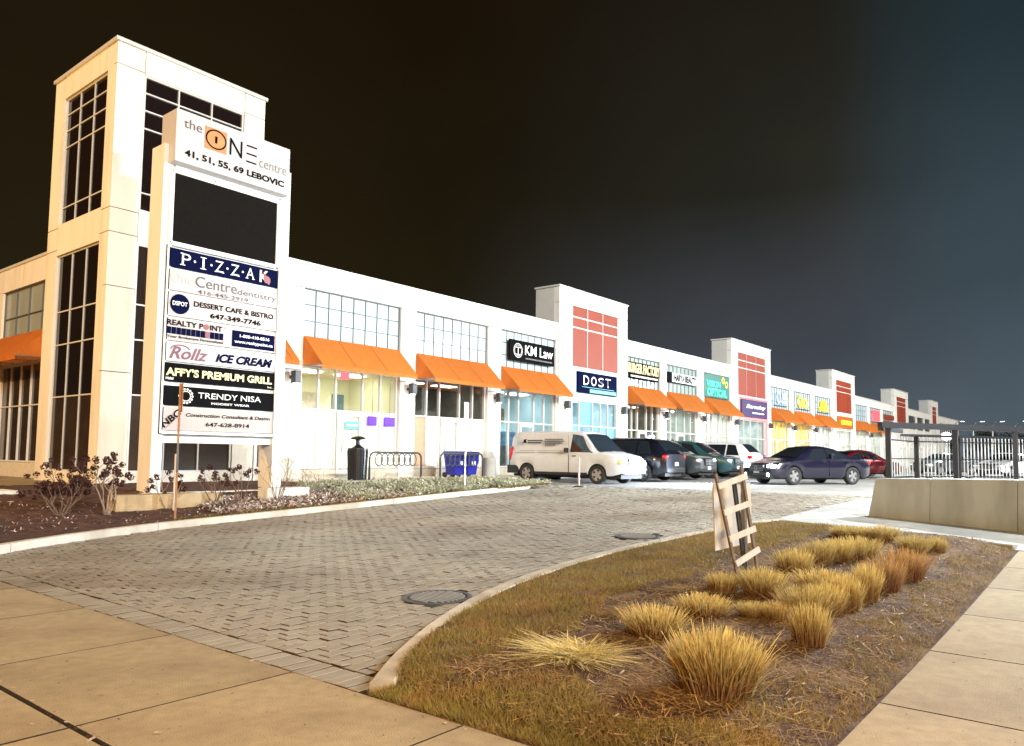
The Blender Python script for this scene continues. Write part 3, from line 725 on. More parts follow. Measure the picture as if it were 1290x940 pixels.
cream_r = mat('cream_lit_wall', (.86, .83, .66), .9, var=.06, scale=1.2)
filmy = mat('frosted_film', (.80, .78, .62), .55, var=.05, scale=1, emit=(1, .95, .72), es=.22)
filmw = mat('white_window_paper', (.78, .76, .70), .6, var=.06, scale=1, emit=(1, .96, .88), es=.13)
filmp = mat('tan_door_board', (.55, .34, .22), .7, var=.1)
dim = mat('dim_shop_wall', (.20, .19, .17), .9, var=.35, scale=1.6)
blue_r = mat('blue_lit_wall', (.80, .86, .86), .9, var=.1, scale=1.5)
store(*BAY[1], wallm=cream_r, lightc=(1, .95, .70), es=7, lowpm=lambda i, j: filmy if (j == 0) else clear)
store(*BAY[2], wallm=dim, lightc=(1, .95, .85), es=2, lowpm=lambda i, j: (filmp if i == 0 else filmw) if j == 0 else clear)
store(*BAY[3], wallm=blue_r, lightc=(.85, 1, 1), es=4, gl=bluegl)
store(13.45, 14.2, wallm=None, lowpm=lambda i, j: darkglass2, ncol=2)
dark_r = mat('dark_shop_wall', (.12, .10, .07), .9, var=.6, scale=2.5)
pale_r = mat('pale_shop_wall', (.55, .62, .58), .9, var=.35, scale=2)
yel_r = mat('yellow_shop_wall', (.88, .72, .28), .9, var=.35, scale=1.5)
whi_r = mat('white_shop_wall', (.85, .85, .82), .9, var=.2, scale=1.5)
store(*B2[0], wallm=dark_r, lightc=(1, .95, .8), es=4, upm=spandrel_t, parts=True, ncol=8)
store(*B2[1], wallm=pale_r, lightc=(.95, 1, .97), es=3.5, upm=spandrel_t, ncol=8)
store(*B2[2], wallm=whi_r, lightc=(1, 1, .9), es=8, upm=spandrel_t, ncol=8)
for q, wm, lc in zip(B3, (yel_r, yel_r, whi_r), ((1, .9, .5), (1, .9, .5), (1, 1, 1))): store(*q, wallm=wm, lightc=lc, es=9, upm=spandrel, parts=False, ncol=8)
for q, wm in zip(B4, (whi_r, pale_r, whi_r)): store(*q, wallm=wm, lightc=(1, .97, .9), es=8, upm=spandrel, parts=False, ncol=6)
for q in B5: store(*q, wallm=whi_r, lightc=(1, .95, .85), es=8, upm=darkglass2, parts=False, ncol=6)
b = MB()
for z in (5.3, 6.0): b.box(90.7, 95.2, 20.9, 21.08, z, z+.5)
cx.add(b, 'red_band', redpanel)
b = MB()
for k in range(10): b.box(122.6+1.5*k, 123.5+1.5*k, 20.96, 21.05, 5.3, 6.8)
cx.add(b, 'dark_window_band', darkglass2)
# raised bays
def raised(x0, x1, near, lowm, trim=None, ztop=9.68):
    yf = 20.94
    pw = 1.15 if near else 1.2
    rx0, rx1 = x0+pw, x1-pw+.25
    z_r0, z_r1 = 5.86, 8.9
    P = lambda a, b_, c, d, m=stucco_w, name='wall_panel', y0=yf, y1=21.26: cx.box(name, m, a+.011, b_-.011, y0, y1, c+.011, d-.011)
    P(x0, rx0, FZ-.1, 4.3); P(x0, rx0, 4.3, ztop-.85); P(rx1, x1, FZ-.1, 4.3); P(rx1, x1, 4.3, ztop-.85)
    P(x0, x1, ztop-.85, ztop-.08)
    cx.box('side_wall', stucco_shade, x0+.01, x0+.2, 21.27, 22.35, 7.6, ztop-.1); cx.box('side_wall', stucco_shade, x1-.2, x1-.01, 21.27, 22.35, 7.6, ztop-.1)
    cx.box('back_wall', stucco_shade, x0+.21, x1-.21, 22.15, 22.34, 7.6, ztop-.1)
    cx.box('coping', coping, x0-.05, x1+.05, yf-.05, 22.4, ztop-.08, ztop)
    bx = [rx0, rx0+(rx1-rx0)/3, rx0+2*(rx1-rx0)/3, rx1]; bz = [z_r0, z_r0+1.95, z_r0+2.47, z_r1]
    cx.box('panel_joint_backing', white, rx0, rx1, yf+.10, 21.26, z_r0, z_r1-.05)
    for a, b_ in zip(bx, bx[1:]):
        for c, d in zip(bz, bz[1:]): cx.box('red_panel', redpanel, a+.045, b_-.045, yf+.075, yf+.098, c+.035, d-.035)
    cx.box('sign_band', lowm, rx0, rx1, yf+.07, 21.26, 4.30, z_r0-.01)
    w = rx1-rx0
    return rx0, rx1
rx0, rx1 = raised(*TX[0], True, mat('pale_cyan_panel', (.55, .78, .85), .4, var=.05, emit=(.6, .9, 1), es=.12))
windowF(cx, 'shop_window', rx0, rx1, .98, 4.28, (rx0+.75, rx0+1.95, rx0+2.7, rx0+3.4), (3.0,), 21.05, lambda i, j: teal_int if (j == 0 and i != 1) or (i == 1 and j == 1) else bluegl, mull, t=.07)
room(rx0, rx1, blue_r, (.8, .95, 1), 5)
for i in range(8): cx.box('stone', stone, rx0+(rx1-rx0)*i/8+.006, rx0+(rx1-rx0)*(i+1)/8-.006, 21.0, 21.24, FZ-.06, .965)
rx0, rx1 = raised(*TX[1], True, mat('pink_lit_panel', (.75, .35, .33), .5, var=.05, emit=(1, .3, .3), es=.25))
windowF(cx, 'shop_window', rx0, rx1, .75, 4.25, (rx0+1.2, rx0+2.4, rx0+3.8), (2.9,), 21.05, clear, mull, t=.09, as_parts=False); room(rx0, rx1, pale_r, (.9, .9, 1), 7)
b = MB(); b.box(rx0-.02, rx1+.02, 20.86, 20.93, 5.70, 5.80); b.box(rx0-.02, rx1+.02, 20.86, 20.93, 4.24, 4.32); b.box(rx1-.06, rx1+.04, 20.86, 20.93, .8, 5.7); cx.add(b, 'neon_trim', led_pink)
for k in (2, 3, 4):
    rx0, rx1 = raised(*TX[k], False, stucco_w)
    windowF(cx, 'shop_window', rx0, rx1, .75, 4.25, (rx0+1.5, rx0+3), (2.9,), 21.05, clear, mull, t=.1, as_parts=False); room(rx0, rx1, whi_r, (1, .95, .9), 8)
for q in (1,):
    b = MB(); b.box(16.72, 17.1, 21.07, 21.11, 4.05, 4.3); cx.add(b, 'red_exit_sign', led_red)
# awnings
AW = [(13.45, 14.25, 'sliver of orange awning showing just right of the pylon sign'), (15.1, 19.3, 'orange awning over the bright yellow shopfront, second from the pylon sign'), (20.2, 24.3, 'orange awning between the yellow shopfront and the law office'),
(25.25, 29.25, 'orange awning under the law office sign'), (35.95, 39.6, 'orange awning under the gold burger sign'), (40.4, 44.5, 'orange awning under the beauty shop sign'), (45.45, 49.4, 'orange awning under the teal optical sign'),
(57.1, 61.1, 'orange awning just right of the second red-panelled bay'), (62.1, 66.3, 'orange awning under the small orange round sign'), (67.3, 71.8, 'orange awning under the yellow sign, left of the third red-panelled bay'),
(79.8, 84.1, 'small orange awning right of the third red-panelled bay, left one'), (85.2, 89.6, 'small orange awning right of the third red-panelled bay, right one')]
for a, b_, lb in AW: awning(a, b_, lb)
# sconces
def sconce(x, label, y=21.0, z=3.93, rz=0, e=26, col=(1, .93, .78)):
    t = thing('wall_light', label, 'wall light', (x, y, z), rz, 'dark box lights on the piers')
    b = MB(); b.box(-.07, .07, -.16, 0, -.05, .05); b.obj('bracket', darkgrey, t)
    b = MB(); b.box(-.11, .11, -.38, -.14, -.20, .20); b.obj('housing', darkgrey, t, bevel=.01)
    b = MB(); b.box(-.07, .07, -.34, -.18, -.212, -.202); b.obj('lens', mat('sconce_lens', (1, 1, 1), .4, var=0, emit=(1, .93, .78), es=12), t)
    if e:
        lamp('down_light', 'SPOT', (0, -.26, -.26), e*2.6, col, aim=(0, .12, -1), size=.06, spot=150, blend=.8, parent=t)
        lamp('up_light', 'SPOT', (0, -.26, .24), e*.35, col, aim=(0, .1, 1), size=.06, spot=120, blend=.8, parent=t)
for x, lb in ((14.68, 'box light on the pier right of the pylon sign'), (19.82, 'box light on the pier right of the yellow shopfront'), (24.85, 'box light on the pier left of the law office'), (29.95, 'box light on the first red-panelled bay, left pier'),
              (35.2, 'box light on the first red-panelled bay, right pier'), (40.0, 'box light on the pier between burger and beauty shops'), (44.97, 'box light on the pier between beauty and optical shops'), (50.1, 'box light on the second red-panelled bay, left pier'),
              (56.4, 'box light on the second red-panelled bay, right pier'), (61.6, 'box light between the two yellow-lit shopfronts'), (66.85, 'box light on the pier right of the yellow-lit shopfronts'), (84.7, 'box light on the far pier beyond the third red-panelled bay')):
    sconce(x, lb, e=26 if x < 62 else 0)
t = None
sconce(9.43, 'box light on the side wing beside the awning, far left', y=25.6, rz=-math.pi/2, e=10, col=(1, .7, .35))

# shop signs
def shopsign(name, label, x0, x1, z0, z1, m, y=20.98, th=.09):
    t = thing(name, label, 'shop sign', ((x0+x1)/2, y, z0)); c = Ctx(t); c.box('sign_board', m, x0, x1, y-th, y-.002, z0, z1, bevel=.01); return t, c
def put(s, m, c, x0, x1, z0, z1, y, **k):
    o = lettering(s, m, c.r, x0, x1, z0, z1, y, **k); o.location = c.off; return o
def puto(mb, name, m, c): o = mb.obj(name, m, c.r); o.location = c.off; return o
t, c = shopsign('wall_sign', 'dark sign reading KM Law with a round scales emblem, above an orange awning', 25.7, 29.0, 5.66, 6.58, blackp)
put('KM Law', led_w, c, 26.75, 28.85, 5.98, 6.42, 20.88, bold=.004); b = MB(); ring(b, 26.25, 6.12, .32, .03, 20.88); ring(b, 26.25, 6.12, .25, .02, 20.88); b.box(26.23, 26.27, 20.865, 20.875, 5.93, 6.30); b.box(26.08, 26.42, 20.865, 20.875, 6.24, 6.27); b.box(26.12, 26.38, 20.865, 20.875, 5.93, 5.96); puto(b, 'scales_emblem', whitep, c)
b = MB(); b.box(26.8, 28.8, 20.865, 20.878, 5.79, 5.85); puto(b, 'strip', greyp, c)
t, c = shopsign('wall_sign', 'dark blue sign reading DOST on the first red-panelled bay', 31.0, 34.6, 4.62, 5.66, navy, y=20.99, th=.12)
for i, ch in enumerate('DOST'): put(ch, led_w, c, 31.42+.68*i, 31.90+.68*i, 5.02, 5.48, 20.86)
for i, ch in enumerate('DOST'): put(ch, navy, c, 31.49+.68*i, 31.84+.68*i, 5.09, 5.41, 20.855)
b = MB(); b.box(31.3, 34.3, 20.855, 20.86, 4.90, 4.93); puto(b, 'line', cyanp, c)
b = MB(); b.box(32.0, 34.5, 20.855, 20.86, 4.66, 4.84); puto(b, 'strip', cyanp, c)
t, c = shopsign('wall_sign', 'gold lettered BURGER FACTORY sign on sage glass', 36.05, 39.35, 5.78, 6.05, blackp, y=21.06)
put('BURGER FACTORY', led_gold, c, 35.98, 39.45, 6.08, 6.62, 20.99, bold=.03); b = MB(); b.box(35.97, 39.5, 21.0, 21.05, 6.04, 6.68); puto(b, 'letter_backing', blackp, c); b = MB(); b.box(36.2, 39.2, 20.955, 20.962, 5.86, 5.95); puto(b, 'strip', whitep, c)
t, c = shopsign('wall_sign', 'white lettered HARYA BEAUTY sign with dark left end', 40.45, 44.2, 5.92, 6.52, blackp, y=21.06)
b = MB(); b.box(41.0, 44.25, 20.945, 20.965, 5.96, 6.50); puto(b, 'pale_face', mat('pale_face', (.7,.72,.7), .4, emit=(.9,.95,1), es=.3), c)
put('HARYA BEAUTY', blackp, c, 41.2, 44.15, 6.02, 6.44, 20.94, bold=.04)
t, c = shopsign('wall_sign', 'teal glowing OPTICAL sign with yellow glasses emblem', 45.7, 49.2, 5.40, 5.44, darkgrey, y=21.06)
b = MB(); b.box(45.55, 49.4, 21.01, 21.05, 5.42, 6.9); puto(b, 'teal_backing', mat('teal_backing', (.01, .16, .12), .4, var=.1), c)
put('OPTICAL', led_teal, c, 45.8, 48.9, 5.5, 6.0, 20.98, bold=.05); put('VISION', led_teal, c, 45.75, 47.9, 6.1, 6.5, 20.98, bold=.04)
b = MB(); ring(b, 48.3, 6.62, .22, .09, 20.98); ring(b, 48.85, 6.38, .22, .09, 20.98); b.box(48.3, 48.8, 20.96, 20.97, 6.46, 6.52); puto(b, 'glasses_emblem', led_yel, c)
t, c = shopsign('wall_sign', 'purple sign with white script on the second red-panelled bay', 51.2, 55.9, 4.40, 5.62, mat('purple_face', (.06,.04,.14), .4), y=20.99, th=.14)
put('Barnsley', led_w, c, 51.9, 55.5, 4.95, 5.3, 20.84, shear=.3, bold=.02); b = MB(); b.box(53.0, 55.2, 20.83, 20.84, 4.68, 4.76); puto(b, 'underline', led_w, c)
t, c = shopsign('wall_sign', 'blue and white emblem sign above the first awning past the second red-panelled bay', 57.9, 60.6, 5.55, 5.6, darkgrey, y=21.06)
b = MB(); ring(b, 58.7, 6.2, .45, .15, 20.98); b.box(59.3, 60.5, 20.96, 20.98, 5.75, 5.95); b.box(59.5, 60.3, 20.96, 20.98, 6.1, 6.55); puto(b, 'emblem', mat('lit_blue', (.5,.6,1), .4, var=0, emit=(.5,.62,1), es=.9), c)
t, c = shopsign('wall_sign', 'small orange round logo sign above a yellow-lit shopfront', 62.8, 65.9, 5.55, 5.6, darkgrey, y=21.06)
b = MB(); ring(b, 63.6, 6.2, .5, .2, 20.98); ring(b, 65.0, 6.1, .42, .18, 20.98); b.box(64.2, 64.5, 20.96, 20.98, 5.7, 6.4); puto(b, 'logo', led_yel, c)
t, c = shopsign('wall_sign', 'yellow logo sign left of the third red-panelled bay', 68.2, 71.3, 5.55, 5.6, darkgrey, y=21.06)
b = MB(); disc(b, 69.8, 6.2, .5, 20.98, rx=.95); b.box(68.5, 71.0, 20.95, 20.965, 5.75, 6.0); puto(b, 'logo', led_yel, c)
t, c = shopsign('wall_sign', 'orange box sign on the third red-panelled bay', 73.6, 78.3, 4.4, 5.5, orange, y=20.99, th=.16)
b = MB(); b.box(74.3, 77.6, 20.80, 20.82, 4.75, 5.15); puto(b, 'logo', led_yel, c)
t, c = shopsign('wall_sign', 'far sign of magenta square letters beyond the third red-panelled bay', 85.9, 89.1, 5.45, 5.5, darkgrey, y=21.06)
b = MB()
for k in range(2):
    x = 86.1+1.5*k; b.box(x, x+.25, 20.9, 21, 5.6, 6.7); b.box(x+.9, x+1.15, 20.9, 21, 5.6, 6.7); b.box(x+.25, x+.9, 20.9, 21, 6.45, 6.7)
puto(b, 'letters', led_red, c)
t, c = shopsign('door_notice', 'small pale blue notice on the glass door of the yellow shopfront', 16.95, 17.55, 2.35, 2.62, cyanp, y=21.07, th=.02); t['category'] = 'notice'
b = MB(); b.box(17.02, 17.48, 21.035, 21.045, 2.45, 2.52); puto(b, 'strip', whitep, c)
for x, w, lb in ((18.16, .42, 'left purple glowing light in the yellow shopfront window'), (18.98, .50, 'right purple glowing light in the yellow shopfront window')):
    t = thing('window_light', lb, 'light', (x, 21.06, 2.5)); box('light_panel', led_pur, t, -w/2, w/2, -.03, .03, 0, .34, bevel=.03)
    b = MB(); b.tube([(0, 0, .33), (0, 0, 1.6)], .008); b.obj('cord', black, t)

# ------------------------------------------------------------------ pylon sign
PY = thing('pylon_sign', 'tall white pylon sign listing the plaza shops, in the bed before the corner tower', 'sign', (10.0, 17.4, .55)); c = Ctx(PY); yF = 17.1
c.box('column', stucco_w, 8.34, 8.60, yF+.02, yF+.62, .45, 8.62, bevel=.012); c.box('column', stucco_w, 11.47, 11.76, yF+.02, yF+.62, .45, 8.92, bevel=.012)
c.box('sign_body', white, 8.605, 11.465, yF+.08, yF+.56, 1.86, 8.4)
f = MB()
for a in ((8.50, 8.60, 6.30, 8.10), (11.36, 11.50, 6.30, 8.24), (8.601, 11.359, 7.98, 8.16), (8.601, 11.359, 6.26, 6.36), (8.50, 8.545, 1.92, 6.25), (11.465, 11.50, 1.92, 6.25), (8.55, 11.46, 1.90, 1.965)):
    f.box(a[0], a[1], yF-.01, yF+.10, a[2], a[3])
puto(f, 'frame', white, c)
f = MB(); f.box(8.487, 8.499, yF-.005, yF+.02, 1.9, 6.26); f.box(8.5, 11.5, yF-.004, yF+.02, 1.885, 1.899); puto(f, 'frame_line', blackp, c)  # thin black lines down the frame's left edge and along its bottom
c.box('base_rail', stucco_w, 8.605, 11.465, yF+.1, yF+.54, 1.70, 1.855)
c.box('screen', screenm, 8.605, 11.355, yF+.02, yF+.078, 6.365, 7.975)
f = MB()
for x, z in ((8.56, 8.02), (8.56, 6.33), (9.6, 8.06), (11.42, 8.1)): f.lathe([(.02, yF-.018), (.02, yF-.008)], 8, c=(x, z), axis='y')
puto(f, 'bolts', darkgrey, c)
hd = c.box('header_box', signw, 8.44, 11.50, yF-.28, yF+.40, 8.16, 9.40, bevel=.015)
def txt(s, m, P, x0, x1, z0, z1, y, **k): return lettering(s, m, P, x0, x1, z0, z1, y, **k)
hy = yF-.28
txt('the', greyp, hd, 8.62, 9.06, 9.00, 9.22, hy, bold=-.005)
b = MB(); b.box(9.14, 9.70, hy-.012, hy-.001, 8.68, 9.22); b.obj('orange_square', orangep, hd)
b = MB(); ring(b, 9.42, 8.96, .24, .035, hy, th=.02, rx=.27); b.obj('letter_ring', blackp, hd); txt('1', blackp, hd, 9.39, 9.45, 8.87, 9.04, hy, depth=.02)
txt('N', blackp, hd, 9.78, 10.12, 8.72, 9.14, hy, bold=.0)
b = MB()
for z in (8.70, 8.90, 9.10): b.box(10.24, 10.52, hy-.014, hy-.001, z-.018, z+.018)
b.obj('letter_bars', blackp, hd)
txt('centre', lgreyp, hd, 10.60, 11.40, 8.66, 8.86, hy, bold=-.005)
txt('41, 51, 55, 69 LEBOVIC', blackp, hd, 8.66, 11.34, 8.31, 8.50, hy, bold=.035)
zz = [(5.76, 6.22), (5.22, 5.72), (4.62, 5.19), (4.05, 4.59), (3.57, 4.03), (3.10, 3.55), (2.55, 3.02), (1.98, 2.53)]
mm_ = [navy, signpink, signpink, signpink, signw, blackp, blackp, signpink]
pn = [c.box('sign_panel', m, 8.552, 11.458, yF+.02, yF+.078, z0+.008, z1-.008) for (z0, z1), m in zip(zz, mm_)]
py = yF+.02
def tri_x(x): return x
# 1 PIZZA
for i, ch in enumerate('PIZZA'):
    x = 8.86+.42*i; w = .22 if ch != 'I' else .05; xa = x+(0 if ch != 'I' else .09)
    txt(ch, whitep, pn[0], xa, xa+w, 5.86, 6.13, py, bold=-.004)
    b = MB()
    if ch in 'PI': 
        for z in (5.86, 6.13): b.box(xa-.05 if ch == 'I' else xa-.04, xa+(.10 if ch == 'I' else .09 if z < 6 else .03), py-.014, py-.001, z-.012, z+.006)
    else: b.box(x-.015 if ch == 'A' else x-.01, x+.06, py-.014, py-.001, 5.852, 5.868); b.box(x+.17, x+.24, py-.014, py-.001, 5.852, 5.868)
    b.obj('serif', whitep, pn[0])
    if i < 4: b = MB(); disc(b, x+.32, 5.99, .028, py, 10, th=.013); b.obj('dot', whitep, pn[0])
txt('K', whitep, pn[0], 10.92, 11.18, 5.83, 6.14, py, bold=.02)
b = MB()
for k in range(3): disc(b, 11.08+.05*k, 5.94-.02*k, .10, py, 12, rx=.05, th=.016+.001*k)
b.tube([(10.97, py-.02, 6.12), (11.05, py-.02, 6.03)], .015); b.obj('red_pepper', redp, pn[0])
# 2 dentistry
txt('One', mat('faded_orange', (.80,.60,.42), .4), pn[1], 8.62, 9.18, 5.42, 5.64, py)
txt('Centre', greyp if False else mat('charcoal_print', (.02,.02,.025), .4), pn[1], 9.22, 10.30, 5.40, 5.66, py, bold=.0)
txt('dentistry', MATS['charcoal_print'], pn[1], 10.32, 11.42, 5.36, 5.54, py); txt('416-445-2919', MATS['charcoal_print'], pn[1], 9.28, 10.62, 5.245, 5.345, py, bold=.008)
# 3 dessert
b = MB(); disc(b, 8.86, 4.92, .235, py, th=.012); b.obj('blue_disc', navy, pn[2]); txt('DSPOT', whitep, pn[2], 8.68, 9.04, 4.88, 4.98, py, bold=.02, depth=.02)
txt('DESSERT CAFE & BISTRO', blackp, pn[2], 9.20, 11.36, 4.92, 5.05, py, bold=.03); txt('647-349-7746', blackp, pn[2], 9.62, 11.0, 4.70, 4.83, py, bold=.035)
# 4 realty point
txt('REALTY P', blackp, pn[3], 8.57, 9.46, 4.41, 4.54, py, bold=.03); b = MB(); disc(b, 9.54, 4.475, .07, py, 16, th=.012); b.obj('round_letter', redp, pn[3]); txt('INT', blackp, pn[3], 9.63, 9.95, 4.41, 4.54, py, bold=.03); txt('®', redp, pn[3], 9.99, 10.05, 4.49, 4.54, py)
for k in range(12):
    b = MB(); b.box(8.57+.119*k, 8.57+.119*k+.105, py-.012, py-.001, 4.21, 4.37); b.obj('blue_block', redp if k == 8 else navy, pn[3])
txt('Your Brokerage Personalized', blackp, pn[3], 8.58, 9.98, 4.10, 4.18, py, bold=.02)
b = MB(); b.box(10.22, 11.42, py-.012, py-.001, 4.10, 4.50); b.obj('blue_plate', navy, pn[3]); txt('1-800-410-8516', whitep, pn[3], 10.42, 11.26, 4.34, 4.42, py, bold=.02, depth=.02); txt('www.realtypoint.ca', whitep, pn[3], 10.28, 11.36, 4.17, 4.27, py, bold=.02, depth=.02)
# 5 rollz
txt('Rollz', maroonp, pn[4], 8.66, 9.62, 3.64, 3.93, py, shear=.35, bold=.02); b = MB(); ring(b, 8.92, 3.86, .12, .03, py, rx=.24, a0=.1, a1=3.2); b.obj('swash', maroonp, pn[4])
txt('iCE CREAM', navy, pn[4], 9.80, 11.38, 3.66, 3.88, py, shear=.3, bold=.05)
# 6 affy's
txt("AFFY'S PREMIUM GRILL", yellowp, pn[5], 8.60, 11.38, 3.24, 3.43, py, bold=.035); txt('Halal', whitep, pn[5], 8.60, 8.78, 3.15, 3.21, py, bold=.03); txt('Inc.', whitep, pn[5], 11.26, 11.4, 3.14, 3.19, py)
# 7 trendy nisa
b = MB()
for k in range(14):
    a = 2*math.pi*k/14; disc(b, 9.10+.16*math.cos(a), 2.79+.16*math.sin(a), .028, py, 8, th=.012)
ring(b, 9.10, 2.79, .12, .015, py, th=.012); b.obj('flower_emblem', whitep, pn[6])
txt('TRENDY NISA', whitep, pn[6], 9.40, 11.08, 2.76, 2.90, py, bold=.005); txt('MODEST WEAR', whitep, pn[6], 9.74, 10.76, 2.63, 2.68, py, bold=.02)
# 8 construction
o = txt('NBC', blackp, pn[7], 0, .52, 0, .16, 0, bold=.03); o.location = (8.62, py, 2.03); o.rotation_euler = (0, math.radians(-40), 0)
txt('Construction Consultant & Design', blackp, pn[7], 9.12, 11.36, 2.29, 2.40, py, shear=.25, bold=.022); txt('647-628-8914', blackp, pn[7], 9.62, 10.78, 2.10, 2.20, py, bold=.02)
for i, z in ((7, 2.05),):
    b = MB(); b.tube([(8.64, py-.012, 2.02), (9.0, py-.012, 2.38)], .004); b.obj('thin_line', redp, pn[7])
# plinth under the pylon
tag(box('sign_plinth', concrete_w, None, 8.2, 11.9, 17.0, 17.85, .2, .57, bevel=.02), 'low concrete plinth carrying the pylon sign columns', 'plinth')

# ------------------------------------------------------------------ bed: stones, shrubs, cover
def stoneblk(x0, x1, y0, y1, z0, z1, m, label, name='stone_block'):
    return tag(box(name, m, None, x0, x1, y0, y1, z0, z1, bevel=.02), label, 'stone block', 'stone blocks edging the bed')
tanst = mat('tan_stone', (.42, .30, .16), .9, var=.2, scale=4, bump=.4, bscale=30, col2=(.34, .28, .2))
stoneblk(6.95, 8.75, 15.6, 16.0, .15, .62, tanst, 'long tan stone block between the shrubs before the corner tower')
stoneblk(10.36, 11.55, 15.6, 16.0, .2, .68, concrete_w, 'bright white stone block behind the bare twiggy bushes')
stoneblk(8.8, 9.3, 15.75, 16.1, .2, .60, tanst, 'short tan stone block right of the long one')
tag(box('step', concrete_w, None, 3.6, 6.2, 16.9, 17.5, .2, .50, bevel=.015), 'lower pale concrete step at the far left beyond the bed', 'step')
tag(box('step', concrete_w, None, 3.6, 5.95, 17.7, 18.6, .2, .67, bevel=.015), 'upper pale concrete step at the far left below the side wing', 'step')

headme = None
def flower_head(seed):
    rn = random.Random(seed); b = MB()
    for k in range(46):
        d = Vector((rn.gauss(0, 1), rn.gauss(0, 1), rn.gauss(0, .8))).normalized(); p = d*rn.uniform(.5, 1)*.075
        t1 = d.orthogonal().normalized(); t2 = d.cross(t1); s = rn.uniform(.014, .026); p2 = p+d*.004
        b.quad(p-t1*s, p-t2*s, p2+t1*s, p2+t2*s)
    me = b.mesh('flower_head'); me.materials.append(driedf); return me
HM = [flower_head(k) for k in range(4)]
def branch(rn, b, p, d, L, r_, depth, tips, spread=.5):
    pts = [p]; q = p.copy(); dd = d.copy(); n = 4
    for k in range(n):
        dd = (dd+Vector((rn.gauss(0, .12), rn.gauss(0, .12), rn.gauss(.03, .06)))).normalized(); q = q+dd*L/n; pts.append(q.copy())
    b.tube(pts, r_, 5, r_*.55, cap=False)
    if depth == 0: tips.append(q); return
    for k in range(rn.choice((2, 2, 3))):
        nd = (dd+Vector((rn.gauss(0, spread), rn.gauss(0, spread), rn.gauss(.1, .25)))).normalized()
        branch(rn, b, pts[rn.choice((2, 3, 4))], nd, L*rn.uniform(.5, .75), r_*.55, depth-1, tips, spread)
def shrub(name, x, y, h, w, label, heads, seed, m=bark, stems=5, cat='shrub', group=None, r_=.014, depth=2):
    z = B(x, y); t = thing(name, label, cat, (x, y, z-.03), 0, group); rn = random.Random(seed); b = MB(); tips = []
    for k in range(stems):
        a = 6.28*k/stems+rn.uniform(-.4, .4); d = Vector((math.cos(a)*w/h*.9, math.sin(a)*w/h*.9, 1)).normalized()
        branch(rn, b, Vector((math.cos(a)*.03, math.sin(a)*.03, 0)), d, h*.55, r_, depth, tips)
    b.obj('branches', m, t)
    rn.shuffle(tips)
    for k, p in enumerate(tips[:heads]):
        o = link('flower_head', HM[k % 4], t); o.location = p; s = rn.uniform(.75, 1.35); o.scale = (s, s, s*.85); o.rotation_euler = (rn.uniform(0, 3), rn.uniform(0, 3), rn.uniform(0, 3))
    return t
gS = 'shrubs with dried dark red flower heads'
shrub('hydrangea_shrub', 5.95, 15.6, .85, .85, 'wide dry shrub with dark red heads at the far left, before the tower glass', 34, 3, group=gS, stems=7)
shrub('hydrangea_shrub', 6.75, 15.5, 1.15, .55, 'tallest dry shrub with a pale forked stem, before the white tower corner', 24, 5, group=gS, stems=5, m=bark_p, r_=.02)
shrub('hydrangea_shrub', 6.35, 16.3, .95, .8, 'dense dark shrub tucked behind the tallest one', 30, 6, group=gS, stems=7)
shrub('hydrangea_shrub', 8.0, 15.6, .75, .45, 'dry shrub at the foot of the pylon sign, left column', 14, 8, group=gS, stems=5, m=bark_p)
shrub('hydrangea_shrub', 9.1, 15.7, .78, .45, 'dry shrub under the middle of the pylon sign', 14, 12, group=gS, stems=6)
shrub('hydrangea_shrub', 9.6, 15.5, .85, .3, 'narrow dry shrub under the right half of the pylon sign', 9, 21, group=gS, stems=4)
shrub('bare_bush', 10.5, 15.4, 1.15, .55, 'leafless brown twiggy bush beside the right column of the pylon sign', 0, 31, cat='bush', stems=8, r_=.010, depth=3, group='leafless bushes')
shrub('bare_bush', 11.5, 15.5, .85, .4, 'smaller leafless bush right of the pylon sign', 0, 37, cat='bush', stems=5, r_=.009, depth=3, group='leafless bushes')
def cover(name, n, x0, x1, yo0, yo1, m, s, label, cat, h=.06):
    b = MB(); rn = random.Random(len(name)*7+n); k = 0
    cl = [(rn.uniform(x0, x1), rn.uniform(0, 1)) for _ in range(90)]
    while k < n:
        cx_, cv = rn.choice(cl); x = cx_+rn.gauss(0, .16); v = min(1, max(0, cv+rn.gauss(0, .08))); y = 14.25+yo0+(yo1-yo0)*v+max(0, x-17.2)*.12
        if not (x0 < x < x1): continue
        a = rn.uniform(0, 6.28); z = B(x, y)+rn.uniform(0, h); L = s*rn.uniform(.5, 1.3); w = L*rn.uniform(.3, .6); ti = rn.uniform(-.8, 1.2)
        d = Vector((math.cos(a), math.sin(a), ti))*L/2; e_ = Vector((-math.sin(a), math.cos(a), rn.uniform(-.5, .5)))*w/2; p = Vector((x, y, z))
        b.quad(p-d-e_, p+d-e_*.3, p+d+e_*.3, p-d+e_); k += 1
    return stuff(tag(b.obj(name, m), label, cat))
cover('ground_cover', 13000, 12.0, 20.4, .15, 3.4, coverm, .10, 'low pale green ground cover between the kerb and the shop walk', 'ground cover', .13)
cover('dry_cover', 6500, 8.6, 14, .15, 2.0, coverd, .08, 'dry leafy ground cover below the pylon sign', 'ground cover', .09)
cover('fallen_leaves', 500, 4.5, 9, .1, 2.6, coverd, .05, 'scattered pale leaves on the dark red mulch', 'leaves', .02)
cover('kerb_grass', 6000, 7.5, 20.2, .02, .25, turf, .06, 'thin strip of grass tufts along the bed kerb', 'grass', .03)

